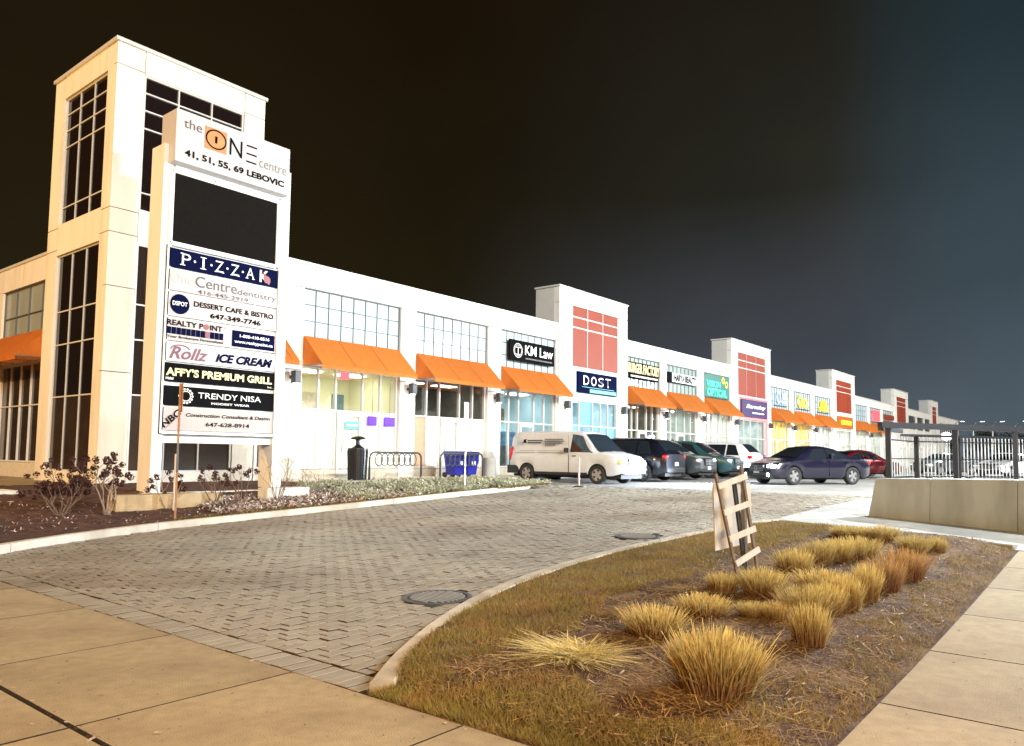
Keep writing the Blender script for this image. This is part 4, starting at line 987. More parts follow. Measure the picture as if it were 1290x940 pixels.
# ------------------------------------------------------------------ street furniture
WZ = FZ-.008
t = thing('waste_bin', 'tall black round waste bin with a domed lid on a stalk, by the shop walk', 'waste bin', (15.62, 18.75, WZ-.03))
b = MB(); b.lathe([(.27, .02), (.31, .98), (.32, .985), (.32, 1.03), (.25, 1.035)], 24); b.obj('bin_body', black, t, smooth=False)
b = MB(); b.lathe([(.21, 1.03), (.12, 1.10), (.07, 1.14), (.07, 1.30)], 16); b.obj('stalk', black, t)
b = MB(); b.lathe([(.10, 1.29), (.23, 1.31), (.24, 1.34), (.16, 1.39), (.05, 1.41)], 20); b.obj('lid', black, t)
b = MB()
for k in range(20):
    a = 6.28*k/20; b.tube([(.278*math.cos(a), .278*math.sin(a), .05), (.318*math.cos(a), .318*math.sin(a), .97)], .012, 4)
b.obj('ribs', black, t)
tag(box('paving_pad', concrete_g, None, 14.9, 16.3, 18.2, 19.2, WZ-.05, WZ+.012, bevel=.01), 'dark square pad under the black waste bin', 'pad')
def rack(x0, x1, label, rings=7):
    t = thing('bike_rack', label, 'bike rack', (x0, 18.8, WZ), 0, 'looped steel bike racks'); w = x1-x0; h = .88; rr = .2
    pts = [(0, 0, 0), (0, 0, h-rr)]+[(rr-rr*math.cos(a), 0, h-rr+rr*math.sin(a)) for a in rng(0, math.pi/2, 6)[1:]]+[(w-rr+rr*math.sin(a), 0, h-rr+rr*math.cos(a)) for a in rng(0, math.pi/2, 6)]+[(w, 0, 0)]
    b = MB(); b.tube(pts, .035, 8); b.obj('hoop', darkgrey, t, smooth=True)
    n = rings
    for k in range(n):
        c = w*(.17+.66*k/(n-1)); b = MB(); b.tube([(c+.155*math.sin(a), 0, h-.235+.20*math.cos(a)) for a in rng(0, 2*math.pi, 20)], .019, 5, cap=False); b.obj('ring', darkgrey, t, smooth=True)
    for q in (0, w): box('foot_plate', darkgrey, t, q-.07, q+.07, -.07, .07, 0, .012)
rack(16.15, 18.42, 'black looped bike rack between the waste bin and the sign pole'); rack(19.35, 21.6, 'black looped bike rack with blue bins behind it')
def bluecart(x, y, rz, label):
    t = thing('recycling_bin', label, 'recycling bin', (x, y, WZ), rz, 'blue recycling bins')
    b = MB(); b.hexa([(-.21,-.24,.10),(.21,-.24,.10),(.21,.22,.10),(-.21,.22,.10),(-.29,-.33,.88),(.29,-.33,.88),(.29,.30,.88),(-.29,.30,.88)]); b.obj('bin_body', bluebin, t, bevel=.03)
    b = MB(); b.hexa([(-.31,-.36,.885),(.31,-.36,.885),(.31,.34,.885),(-.31,.34,.885),(-.27,-.30,.96),(.27,-.30,.96),(.27,.30,.97),(-.27,.30,.97)]); b.obj('lid', bluebin, t, bevel=.02)
    b = MB(); b.tube([(-.24, .38, .86), (.24, .38, .86)], .018); b.obj('handle', bluebin, t)
    for q in (-.25, .25): b = MB(); b.lathe([(.10, q-.03), (.10, q+.03)], 14, c=(.24, .10), axis='y'); o = b.obj('wheel', rubber, t); o.rotation_euler = (0, 0, math.pi/2)
    b = MB(); b.box(-.09, .09, -.325, -.305, .45, .6); b.obj('white_mark', whitep, t)
bluecart(20.65, 19.35, .15, 'left blue recycling bin behind the second bike rack'); bluecart(21.35, 19.3, -.12, 'right blue recycling bin behind the second bike rack')
t = thing('concrete_post', 'thick round grey concrete post between the blue bins and the white van', 'bollard', (22.0, 18.8, .55))
b = MB(); b.lathe([(.24, 0), (.24, .83), (.22, .86), (.05, .87)], 24); b.obj('post_body', concrete_g, t, smooth=False)
# no parking sign
t = thing('no_parking_sign', 'small white no parking sign on a thin steel pole at the bed kerb', 'traffic sign', (16.02, 14.6, B(16, 14.6)-.05))
b = MB(); b.box(-.02, .02, -.015, .015, 0, 2.5); b.obj('pole', steel, t)
b = MB(); b.box(-.16, .16, -.022, -.017, 1.98, 2.52); pl = b.obj('plate', white, t)
b = MB(); ring(b, 0, 2.34, .12, .025, -.022, th=.003); b.quad((-.075, -.026, 2.41), (-.06, -.026, 2.425), (.08, -.026, 2.27), (.065, -.026, 2.255)); b.obj('red_ring', redp, pl)
lettering('P', blackp, pl, -.035, .035, 2.28, 2.40, -.022, depth=.003, bold=.02); b = MB()
b.box(-.10, .10, -.0245, -.0225, 2.10, 2.12); b.box(-.12, -.06, -.0245, -.0225, 2.035, 2.06); b.box(.06, .12, -.0245, -.0225, 2.035, 2.06); b.obj('small_print', blackp, pl)
t.rotation_euler = (0, 0, .35)
# edge-on sign
t = thing('street_sign', 'weathered brown sign on a thin leaning post, seen nearly edge-on before the pylon', 'traffic sign', (7.66, 14.62, B(7.7, 14.62)-.1), math.radians(62.2+6))
t.rotation_euler = (.0, .02, math.radians(68))
b = MB(); b.box(-.02, .02, -.02, .02, 0, 2.75); b.obj('post', rust, t)
b = MB(); b.box(-.22, .22, -.035, -.022, 2.18, 2.74); b.obj('plate', rust, t)
b = MB(); b.hexa([(-.05,-.02,1.0),(.05,-.02,1.0),(.05,.02,1.0),(-.05,.02,1.0),(-.02,-.02,1.55),(.02,-.02,1.55),(.02,.02,1.55),(-.02,.02,1.55)]); b.obj('bracket', black, t)
tag(box('marker_stake', white, None, 7.98, 8.04, 15.3, 15.35, .3, 1.45), 'short white marker stake behind the brown sign post', 'stake')
t = thing('marker_post', 'thin pink and white marker post on a small rubber base, before the white van', 'marker', (21.0, 14.1, G(21, 14.1)))
b = MB(); b.lathe([(.03, .02), (.03, .95)], 10); b.obj('post', mat('pink_plastic', (.75, .45, .38), .5), t); b = MB(); b.lathe([(.17, 0), (.17, .03), (.05, .05)], 14); b.obj('base', rubber, t)

# ladder-shaped sign frame, leaning on its board
V3 = Vector
fl, fr_, tl, tr_ = V3((7.912, 3.282, 0.198)), V3((8.174, 3.169, 0.255)), V3((7.858, 3.506, 1.328)), V3((8.158, 3.344, 1.407))
t = thing('ladder_sign_frame', 'ladder-like white wooden sign frame with a pale board behind, standing on the island', 'sign frame', tuple(fl)); O = fl
def bar(b, p, q, w, th, side):
    d = (q-p).normalized(); a = (side-d*side.dot(d)).normalized(); n = d.cross(a).normalized(); P_ = []
    for e_ in (p, q):
        for s1, s2 in ((-1,-1),(1,-1),(1,1),(-1,1)): P_.append(tuple(e_-O+a*w/2*s1+n*th/2*s2))
    b.hexa(P_)
sidev = (fr_-fl).normalized()
for p, q in ((fl, tl), (fr_, tr_)): b = MB(); bar(b, p, q, .030, .03, sidev); b.obj('side_rail', wood_d, t)
toc = Vector((-.045, -.04, 0))*.6
for p, q in ((V3((7.845, 3.465, 1.202)), V3((8.142, 3.302, 1.304))), (V3((7.857, 3.410, 0.926)), V3((8.144, 3.262, 1.013))), (V3((7.868, 3.355, 0.652)), V3((8.149, 3.214, 0.743))), (V3((7.882, 3.294, 0.399)), V3((8.145, 3.171, 0.527)))):
    e_ = (q-p)*.06; b = MB(); bar(b, p+toc-e_, q+toc+e_, .062, .02, Vector((0, 0, 1))); b.obj('rung', wood, t)
c0, c1, c2, c3 = V3((8.193, 3.685, 1.222)), V3((8.635, 3.428, 1.222)), V3((8.691, 3.439, 0.538)), V3((8.259, 3.692, 0.455)); bk_ = Vector((.012, .018, 0))
b = MB(); b.hexa([tuple(v-O) for v in (c3, c2, c2+bk_, c3+bk_, c0, c1, c1+bk_, c0+bk_)]); b.obj('board', mat('board_face', (.80, .78, .76), .6, var=.10, scale=3, col2=(.70, .62, .54), c2scale=3, c2lo=.5, c2hi=.8), t)
b = MB(); bar(b, V3((8.229, 3.323, 0.181)), V3((8.206, 3.448, 1.247)), .045, .03, sidev); b.obj('dark_stake', darkgrey, t)
b = MB(); bar(b, V3((8.554, 3.458, 0.271)), V3((8.518, 3.458, 1.218)), .035, .03, sidev); bar(b, tr_+V3((0, 0, -.05)), V3((8.518, 3.458, 1.218)), .03, .03, Vector((0, 0, 1))); b.obj('back_leg', wood_d, t)

# ------------------------------------------------------------------ retaining wall and shelter
t = thing('retaining_wall', 'low pale concrete retaining wall with a sloping end, right of the lane', 'wall', (16.1, 4.0, .3)); c = Ctx(t)
A = Vector((16.15, 4.05)); Bv = Vector((14.85, 1.45)); dv = (Bv-A).normalized(); nv = Vector((-dv.y, dv.x)); nv = nv if nv.x > 0 else -nv
segs = [0, 1.35, 2.9, 4.6, 6.4]
def wz(s): return 1.145+.02*s
for k, (a, b_) in enumerate(zip(segs, segs[1:])):
    p0 = A+dv*(a+.004); p1 = A+dv*(b_-.004); sl = .32 if k == 0 else 0
    q0 = p0+dv*sl*.55
    def V(p, z): return (p.x, p.y, z)
    bt = .06
    b = MB(); b.hexa([V(p0-nv*bt, .25), V(p1-nv*bt, .25), V(p1+nv*.9, .25), V(p0+nv*.9, .25), V(q0, wz(a)), V(p1, wz(b_)), V(p1+nv*.9, wz(b_)), V(q0+nv*.9, wz(a))])
    c.add(b, 'wall_block', mat('wall_concrete', (.56, .62, .62), .88, var=.10, scale=2.2, bump=.35, bscale=70, col2=(.44, .49, .48), c2scale=1.4, stretch=(1, 1, .35)), bevel=.015)
t = thing('shelter', 'black steel shelter frame with railing, standing beyond the retaining wall', 'shelter', (39.85, 9.03, .5)); c = Ctx(t)
P1 = Vector((39.85, 9.03)); P2 = Vector((43.5, 6.8)); dd = (P2-P1)/4; 
def post(p, w, z0, z1, name='post', m=black):
    c.box(name, m, p.x-w/2, p.x+w/2, p.y-w/2, p.y+w/2, z0, z1)
ln = Vector((3.65, -2.23)).normalized(); bk = Vector((2.23, 3.65)).normalized()*0+Vector((3.2, .75))
for k, s in enumerate((0, 4.28, 8.4)): post(P1+ln*s, .22, .5, 3.05)
for k, s in enumerate((0.2, 1.9, 4.3)): post(P1+Vector((4.4, -.1))+Vector((1.7, -1.0))*s*.9, .2, .5, 2.75)
b = MB(); o0 = P1-ln*.5; o1 = P1+ln*14
def beam(b, p, q, z0, z1, w):
    n = Vector((-(q-p).y, (q-p).x)).normalized()*w/2
    b.hexa([(p.x-n.x, p.y-n.y, z0), (q.x-n.x, q.y-n.y, z0), (q.x+n.x, q.y+n.y, z0), (p.x+n.x, p.y+n.y, z0), (p.x-n.x, p.y-n.y, z1), (q.x-n.x, q.y-n.y, z1), (q.x+n.x, q.y+n.y, z1), (p.x+n.x, p.y+n.y, z1)])
beam(b, o0, o1, 3.02, 3.30, .28); c.add(b, 'roof_beam', black)
b = MB(); beam(b, o0+Vector((4.4, 0)), o1+Vector((4.4, 0)), 2.72, 2.86, .16); beam(b, o0, o0+Vector((4.4, 0)), 2.9, 3.1, .16); c.add(b, 'rear_beam', black)
# picket fence round it
t = thing('picket_fence', 'tall fence of pale upright bars behind the black shelter posts', 'fence', (41, 8.9, .5)); c = Ctx(t)
F0 = P1+Vector((.3, .0)); F1 = P1+Vector((4.4, -.05)); F2 = F1+Vector((13.5, -8.4))
pm_ = mat('pale_bar', (.62, .62, .60), .5, .3, var=.1); pk = MB(); pk.box(-.035, .035, -.02, .02, 0, 2.15); pme = pk.mesh('picket'); pme.materials.append(pm_)
for a, e_, n in ((F0, F1, 8), (F1, F2, 62)):
    b = MB(); beam(b, a, e_, .62, .70, .05); beam(b, a, e_, 2.45, 2.52, .05); beam(b, a, e_, 1.55, 1.60, .05); c.add(b, 'rail', black)
    for k in range(n):
        p = a.lerp(e_, (k+.5)/n); o = link('picket', pme, t); o.location = (p.x-41, p.y-8.9, .08); o.rotation_euler = (0, 0, random.uniform(-.1, .1))
b = MB()
for a in (Vector((41.0, 8.4)), Vector((43.6, 8.0)), Vector((46, 6.6))): b.box(a.x-.3, a.x+.3, a.y-.1, a.y+.1, .5, .66)
c.add(b, 'feet', rubber)

# ------------------------------------------------------------------ cars
def interp(pts, x):
    if x <= pts[0][0]: return pts[0][1]
    for (a, va), (b_, vb) in zip(pts, pts[1:]):
        if x <= b_: 
            t = (x-a)/(b_-a); return va+(vb-va)*t
    return pts[-1][1]
def sm(pts, x, w=.10): return (interp(pts, x-w)+2*interp(pts, x)+interp(pts, x+w))/4
WHEELS = {}
def car(name, label, cat, loc, rz, L, Wd, deck, roof, wx, wr, paint, glass=autoglass, wind=None, rearw=None, sides=(), head_m=head, tail_m=tail, group='cars parked along the shops', zb=.26, tumble=.42, belt=None, hl=(.62, .80), grille=True, dark_low=False, plastic=black, lean_w=.55, tl_=(.8, 1.0), rim_m=rimm, arch=.055, ht=None, gr=None):
    t = thing(name, label, cat, loc, rz, group); hw0 = Wd/2
    def hw(x):
        e = min(x, L-x); k = 0 if e > .55 else (1-e/.55)
        return hw0*(1-.17*k**2.2)
    def low(x):
        z = zb+(.10*(1-min(x, L-x)/.35) if min(x, L-x) < .35 else 0)
        for w in wx:
            r_ = wr+arch
            if abs(x-w) < r_: z = max(z, wr+math.sqrt(r_*r_-(x-w)**2))
        return z
    xs_ = set(rng(0, L, 46))
    for w in wx:
        for a in rng(0, math.pi, 14): xs_.add(w+(wr+arch)*.999*math.cos(a))
    xs_ = sorted(xs_); b = MB(); rows = []
    def D(x): return sm(deck, x)
    def Rf(x): return max(sm(roof, x, .12), D(x))
    def sec(x):
        h, d, r_, z0 = hw(x), D(x), Rf(x), low(x); z0 = min(z0, d-.08); up_ = r_-d; hr = h-.05-tumble*up_*(1 if up_ > .03 else 0); k = min(1, up_/.3); md = z0+(d-z0)*.5
        return [(h*.95, z0), (h*.985, min(z0+.08, d-.06)), (h, md+(d-md)*.15), (h*.992, d-.10 if d-.10 > md else md+.01), (h-.035, d-.015), (hr*(1-.0)-.0 if k > .05 else h-.10, d+.0+(up_-.07)*k if k > .05 else d+.004), (hr-.09*k-.05*(1-k), r_-.018*k+.006), (hr*.5, r_+.012), (0, r_+.018)]
    for x in xs_:
        s = sec(x); full = s+[(-a, z) for a, z in s[-2::-1]]
        i = len(b.v); b.v += [(x-L/2, y_, z) for y_, z in full]; rows.append((i, len(full)))
    for (i, n), (j, _) in zip(rows, rows[1:]):
        for k in range(n-1): b.f.append((i+k, j+k, j+k+1, i+k+1)); b.mi.append(0)
    for (i, n), flip in ((rows[0], 0), (rows[-1], 1)):
        f = [i+k for k in range(n)]; b.f.append(tuple(f if not flip else f[::-1])); b.mi.append(0)
    body = b.obj('body', paint, t, smooth=True)
    es = body.modifiers.new('edges', 'EDGE_SPLIT'); es.split_angle = math.radians(38)
    box('underbody', rubber, t, -L/2+.12, L/2-.12, -hw0+.27, hw0-.27, .20, min(.8, interp(deck, .2)-.1))
    # glass
    def sidept(x, v, s, o=.008):
        S_ = sec(x); (y0, z0), (y1, z1) = S_[4], S_[5]; return (x-L/2, s*(y0+(y1-y0)*v+o), z0+(z1-z0)*v)
    for (xa, xb, xc, xd) in sides:           # bottom xa..xb, top xc..xd
        for s in (1, -1):
            b = MB(); n = 6
            for k in range(n):
                for q in range(3):
                    v0, v1 = .07+.86*q/3, .07+.86*(q+1)/3
                    def X_(k_, v): return (xa+(xb-xa)*k_/n)*(1-v)+(xc+(xd-xc)*k_/n)*v
                    b.quad(sidept(X_(k, v0), v0, s), sidept(X_(k+1, v0), v0, s), sidept(X_(k+1, v1), v1, s), sidept(X_(k, v1), v1, s))
            b.obj('side_window', glass, t, smooth=True)
    def topstrip(xa, xb, nm, m, ww=.86):
        b = MB(); n = 8
        for k in range(n):
            for j in range(8):
                def p(kk, jj):
                    x = xa+(xb-xa)*kk/n; S_ = sec(x); y_ = S_[6][0]*ww*(1 if True else 0)*(jj/4-1); z_ = Rf(x)+.018+.012*(1-abs(jj/4-1)); z_ -= .012*abs(jj/4-1)**3
                    return (x-L/2, y_, z_+.006)
                b.quad(p(k, j), p(k+1, j), p(k+1, j+1), p(k, j+1))
        b.obj(nm, m, t, smooth=True)
    if wind: topstrip(wind[0], wind[1], 'windscreen', glass, 1.0)
    if rearw: topstrip(rearw[0], rearw[1], 'rear_window', glass, .96)
    # wheels
    key = (wr, rim_m.name)
    if key not in WHEELS:
        b = MB(); b.lathe([(wr*.66, -.11), (wr*.93, -.11), (wr, -.08), (wr, .08), (wr*.93, .11), (wr*.66, .11), (wr*.62, .05)], 28, axis='y'); ty = b.mesh('tyre', True); ty.materials.append(rubber)
        b = MB(); b.lathe([(wr*.66, -.05), (wr*.66, .085), (wr*.60, .085), (wr*.58, .03)], 28, axis='y')
        for k in range(5):
            a = 2*math.pi*k/5; ca, sa = math.cos(a), math.sin(a); w1 = .045; w2 = .028
            P_ = []
            for yy in (.04, .085):
                for (rr, ww) in ((.05, w1), (.05, -w1), (wr*.62, -w2*2), (wr*.62, w2*2)): P_.append((rr*ca-ww*sa, yy, rr*sa+ww*ca))
            b.hexa(P_)
        b.lathe([(.06, .04), (.05, .10)], 12, axis='y'); rm = b.mesh('rim'); rm.materials.append(rim_m); WHEELS[key] = (ty, rm)
    ty, rm = WHEELS[key]
    for w in wx:
        for s in (1, -1):
            o = link('wheel', ty, t); o.location = (w-L/2, s*(hw0-.115), wr); o.rotation_euler = (0, 0, 0 if s > 0 else math.pi)
            r2 = link('rim', rm, o)
    def lens(nm, m, x, y_, z, sx, sy, sz, par=None):
        b = MB(); n = 10; st = 6
        i = len(b.v)
        for a in range(st+1):
            ph = math.pi*a/st-math.pi/2
            for k in range(n):
                th = 2*math.pi*k/n
                b.v.append((x-L/2+sx*math.cos(ph)*math.copysign(abs(math.cos(th))**.6, math.cos(th)), y_+sy*math.cos(ph)*math.copysign(abs(math.sin(th))**.6, math.sin(th)), z+sz*math.copysign(abs(math.sin(ph))**.6, math.sin(ph))))
        for a in range(st):
            for k in range(n): b.f.append((i+a*n+k, i+a*n+(k+1) % n, i+(a+1)*n+(k+1) % n, i+(a+1)*n+k)); b.mi.append(0)
        return b.obj(nm, m, t, smooth=True)
    for s in (1, -1):
        lens('headlight', head_m, L-.14, s*(hw0*.80-.08), (hl[0]+hl[1])/2, .13, .20, (hl[1]-hl[0])/2)
        lens('taillight', tail_m, .09, s*(hw0*.83-.05), (tl_[0]+tl_[1])/2, .11, .13, (tl_[1]-tl_[0])/2)
    gz0, gz1 = gr or (hl[0]-.12, hl[1]-.02)
    if grille:
        g_ = box('grille', plastic, t, L/2-.03, L/2+.04, -hw0*.42, hw0*.42, gz0, gz1, bevel=.01)
        b = MB()
        for k in range(4): z_ = gz0+(gz1-gz0)*(k+.5)/4; b.box(L/2+.04, L/2+.05, -hw0*.40, hw0*.40, z_-.008, z_+.008)
        b.obj('grille_bars', grey, g_)
        b = MB(); ring(b, 0, (gz0+gz1)/2, .085, .02, 0, 18, th=0); o = b.obj('round_badge', steel, g_); o.rotation_euler = (0, 0, math.pi/2); o.location = (L/2+.055, 0, 0)
    box('front_bumper', plastic, t, L/2-.10, L/2+.02, -hw0*.72, hw0*.72, zb+.06, zb+.20, bevel=.02)
    box('rear_bumper', plastic, t, -L/2-.02, -L/2+.10, -hw0*.78, hw0*.78, zb+.08, zb+.26, bevel=.02)
    box('number_plate', plate, t, L/2+.02, L/2+.035, -.15, .15, zb+.16, zb+.30); box('number_plate', plate, t, -L/2-.035, -L/2-.02, -.15, .15, (tl_[0]+zb)/2+.05, (tl_[0]+zb)/2+.19)
    # mirrors, handles, sills
    mxp = (wind[0]-.62) if wind else L*.65
    for s in (1, -1):
        o = box('mirror', plastic if dark_low else paint, t, mxp-L/2-.06, mxp-L/2+.06, s*(hw0+.02)-.0 if s > 0 else -(hw0+.20), (hw0+.20) if s > 0 else -(hw0+.02), D(mxp)+.02, D(mxp)+.19, bevel=.03)
    b = MB()
    for (xa, xb, xc, xd) in sides[-2:] if len(sides) > 1 else sides:
        for s in (1, -1):
            xh = xa+.12; b.box(xh-L/2, xh-L/2+.16, s*(hw0-.004)-.02, s*(hw0-.004)+.02, D(xh)-.12, D(xh)-.09)
    b.obj('door_handles', plastic, t)
    b = MB(); yb_ = hw0*.99
    for (xa, xb, xc, xd) in sides:
        for s in (1, -1):
            for xv in (xa-.03,):
                z0_ = low(xv)+.06
                b.box(xv-L/2-.005, xv-L/2+.005, s*hw0-.012, s*hw0+.0015, z0_, D(xv)-.06)
    b.obj('door_gaps', blackp, t)
    if dark_low:
        b = MB()
        for s in (1, -1): b = MB(); b.box(-L/2+wx[0]+wr+.08, -L/2+wx[1]-wr-.08, s*(hw0-.01)-.02, s*(hw0-.01)+.02, zb, zb+.10); b.obj('sill_trim', plastic, t)
    return t
# paints
def paint(name, col, metal=.3): return mat(name, col, .28, metal, var=.03, coat=.8)
vanp = mat('white_van_paint', (.60, .62, .63), .35, 0, var=.04, coat=.5)
gz = lambda x, y: G(x, y)
steelw = mat('grey_steel_wheel', (.35, .34, .33), .45, .5, var=.1)
# delivery van: nose towards the driveway (-Y), rear to the shops
v = car('delivery_van', 'white delivery van with dark lower trim, parked nose out before the first red-panelled bay', 'van', (24.08, 16.32, G(24, 14.8)+.01), -math.pi/2-.02, 5.1, 1.93,
    [(0, 1.08), (3.5, 1.10), (3.9, 1.12), (4.4, 1.08), (4.85, 1.00), (5.04, .90), (5.1, .78)], [(0, 1.70), (.06, 1.88), (.4, 1.92), (3.0, 1.91), (3.45, 1.84), (4.12, 1.14), (4.6, 1.06), (5.1, .7)],
    [.93, 4.13], .335, vanp, wind=(3.50, 4.22), sides=((2.95, 4.02, 2.98, 3.42),), hl=(.66, .90), tl_=(.75, 1.35), dark_low=True, zb=.30, tumble=.20, rim_m=steelw, head_m=amber, gr=(.66, .90))
o = v
# van lettering and panels on its west flank (local -y side is world -X after the turn)
b = MB()
box('rear_corner_trim', plastic if False else black, v, -2.56, -2.0, .90, .955, .32, .62); box('rear_corner_trim', black, v, -2.56, -2.0, -.955, -.90, .32, .62)
def van_fn(X, Z, y): return (X, -.972-.003, Z)
b = MB(); b.box(-1.95, .35, -.973, -.966, 1.18, 1.19); b.box(-2.2, .35, -.973, -.966, 1.10, 1.115); b.box(.36, .37, -.973, -.966, .45, 1.75); b.obj('panel_seams', mat('seam', (.18,.17,.16), .6), v)
for k, (x0, w, z) in enumerate(((-1.55, .62, 1.56), (-1.55, .55, 1.48), (-.75, .85, 1.60), (-.75, .80, 1.53), (-.75, .82, 1.46), (-.75, .5, 1.39))):
    b = MB(); q = x0
    while q < x0+w: d_ = random.uniform(.03, .09); b.box(q, q+d_, -.945, -.925, z-.02, z+.018); q += d_+.02
    o = b.obj('print_line', greyp if k > 1 else blackp, v); o.location.y = -.0
b = MB(); b.box(-1.82, -1.62, -.95, -.925, 1.47, 1.50); b.box(-1.76, -1.66, -.95, -.925, 1.50, 1.60); b.tri((-1.66, -.951, 1.55), (-1.58, -.951, 1.60), (-1.66, -.951, 1.62)); b.obj('bird_logo', blackp, v)

SUVdeck = [(0, .98), (.5, 1.02), (3.3, 1.03), (3.9, 1.03), (4.45, .97), (4.72, .88), (4.8, .74)]
SUVroof = [(0, 1.0), (.10, 1.15), (.55, 1.60), (1.0, 1.69), (2.6, 1.70), (2.95, 1.62), (3.75, 1.06), (4.4, .97), (4.8, .7)]
SUVs = ((.55, 1.25, .85, 1.25), (1.32, 2.30, 1.32, 2.28), (2.38, 3.45, 2.36, 2.85))
def suv(label, x, y, rz, p, **k):
    return car('parked_suv', label, 'SUV', (x, y, G(x, y)), rz, 4.8, 1.92, SUVdeck, SUVroof, [.95, 3.8], .36, p, wind=(2.98, 3.78), rearw=(.14, .56), sides=SUVs, hl=(.72, .88), tl_=(.86, 1.04), **k)
dk = paint('black_blue_paint', (.006, .007, .016)); dk2 = paint('dark_grey_paint', (.05, .06, .07)); teal = paint('dark_teal_paint', (.03, .09, .10)); wht = paint('white_car_paint', (.70, .72, .74), 0)
maroon = paint('maroon_paint', (.05, .006, .03), .4); plum = paint('dark_plum_paint', (.006, .005, .018), 0); redc = paint('deep_red_paint', (.13, .005, .01)); bluep = paint('blue_paint', (.04, .08, .28)); silver = paint('silver_paint', (.5, .52, .55), .5)
suv('black SUV parked rear out just right of the white van', 27.5, 16.3, math.pi/2, dk)
suv('dark grey SUV with one bright headlight, parked nose out', 30.7, 16.4, -math.pi/2, dk2)
SEDdeck = [(0, .92), (.5, .98), (1.2, .97), (3.3, .94), (4.0, .87), (4.5, .77), (4.68, .69), (4.75, .58)]
SEDroof = [(0, .9), (.5, .99), (.95, 1.03), (1.65, 1.36), (2.2, 1.45), (2.7, 1.43), (3.55, .98), (4.1, .86), (4.75, .56)]
SEDs = ((1.02, 2.10, 1.50, 2.12), (2.18, 3.28, 2.20, 2.72))
def sedan(label, x, y, rz, p, **k):
    return car('parked_car' if not k.get('nm') else k.pop('nm'), label, 'car', (x, y, G(x, y)), rz, 4.75, 1.84, SEDdeck, SEDroof, [.98, 3.78], .33, p, wind=(2.78, 3.52), rearw=(.98, 1.62), sides=SEDs, hl=(.60, .74), tl_=(.74, .92), tumble=.5, **k)
suv('dark teal hatchback-like SUV parked nose out beside the grey one', 33.9, 16.5, -math.pi/2+.05, teal)
suv('white SUV parked rear out behind the dark teal one', 37.2, 16.8, math.pi/2, wht)
sedan('small blue car parked rear out right of the white SUV', 40.4, 16.8, math.pi/2, bluep)
sd_rz = math.radians(180-29.5)
s1 = sedan('dark plum sedan driving towards the camera with headlights on', 30.2, 9.75, sd_rz, plum, head_m=head_on, group='cars on the lane')
sedan('dark red sedan stopped behind the maroon one, tail lights glowing', 42.8, 11.3, math.radians(-32), redc, tail_m=tail_on, group='cars on the lane')
sedan('maroon car parked beyond the dark red sedan', 47.0, 13.2, math.radians(150), maroon)
sedan('silver car parked beyond the rear of the lane sedan', 37.6, 11.9, math.radians(-32), silver)
sedan('white car parked behind the picket fence at the far right', 54.0, 5.7, math.radians(160), wht)
sedan('dark car beside the white one behind the fence', 58.5, 9.8, math.radians(150), dk2)
# fog lamps and beams of the moving sedan
for s in (1, -1):
    b = MB(); b.lathe([(.06, -.01), (.06, .02)], 12, axis='y'); o = b.obj('fog_lamp', head_on, s1); o.location = (2.38, s*.62, .36); o.rotation_euler = (0, 0, -math.pi/2)
    lamp('headlight_beam', 'SPOT', (2.42, s*.62, .66), 5000, (.72, .86, 1), aim=(1, 0, -.16), size=.06, spot=85, blend=.9, parent=s1)
g1 = [o for o in C.objects if o.get('label', '').startswith('dark grey SUV')][0]
b = MB(); b.lathe([(.085, -.01), (.085, .02)], 12, axis='y'); o = b.obj('lit_lamp', head_on, g1); o.location = (2.37, .62, .80); o.rotation_euler = (0, 0, -math.pi/2)
lamp('headlight_beam', 'SPOT', (2.48, .62, .80), 800, (.75, .88, 1), aim=(1, 0, -.15), size=.06, spot=80, blend=.9, parent=g1)

# ------------------------------------------------------------------ far things
def streetlamp(x, y, h, arm, label, lit=None, e=0, flood=None, name='street_lamp', col=(1, .6, .25), rz=0, group='street lamps', m=grey):
    t = thing(name, label, 'street lamp', (x, y, G(x, y)-.05), rz, group)
    b = MB(); b.tube([(0, 0, 0), (0, 0, h*.9)], .11, 8, .07); b.obj('pole', m, t)
    b = MB(); b.tube([(0, 0, h*.9), (arm*.3, 0, h*.98), (arm*.7, 0, h), (arm, 0, h)], .05, 6); b.obj('arm', m, t)
    b = MB(); b.hexa([(arm-.1,-.15,h-.05),(arm+.6,-.15,h-.05),(arm+.6,.15,h-.05),(arm-.1,.15,h-.05),(arm,-.1,h+.08),(arm+.5,-.1,h+.08),(arm+.5,.1,h+.08),(arm,.1,h+.08)]); b.obj('lamp_head', m, t)
    if lit: b = MB(); b.box(arm, arm+.5, -.12, .12, h-.075, h-.052); b.obj('lens', lit, t)
    if e and flood: lamp('lamp_light', 'SPOT', (arm+.6, 0, h-.1), e, col, aim=flood, size=.18, spot=78, blend=.35, parent=t)
    elif e: lamp('lamp_light', 'POINT', (arm+.25, 0, h-.22), e, col, size=.18, parent=t)
    return t
sod = mat('sodium_lens', (1, .8, .5), .4, var=0, emit=(1, .55, .2), es=30)
coolm = mat('cool_lens', (1, 1, 1), .4, var=0, emit=(.9, .95, 1), es=30)
SOD = (1, .54, .15)
streetlamp(-2.5, -2.2, 6.8, 1.5, 'sodium street lamp on the pavement behind the camera', sod, 2300, col=SOD, rz=.3)
streetlamp(-11, 24, 10, 2.0, 'sodium street lamp across the street left of the corner tower', sod, 9500, flood=(1, -.06, -.16), col=SOD, rz=0)
streetlamp(-9, 9, 10, 2.0, 'sodium street lamp across the street before the driveway mouth', sod, 3600, col=SOD)
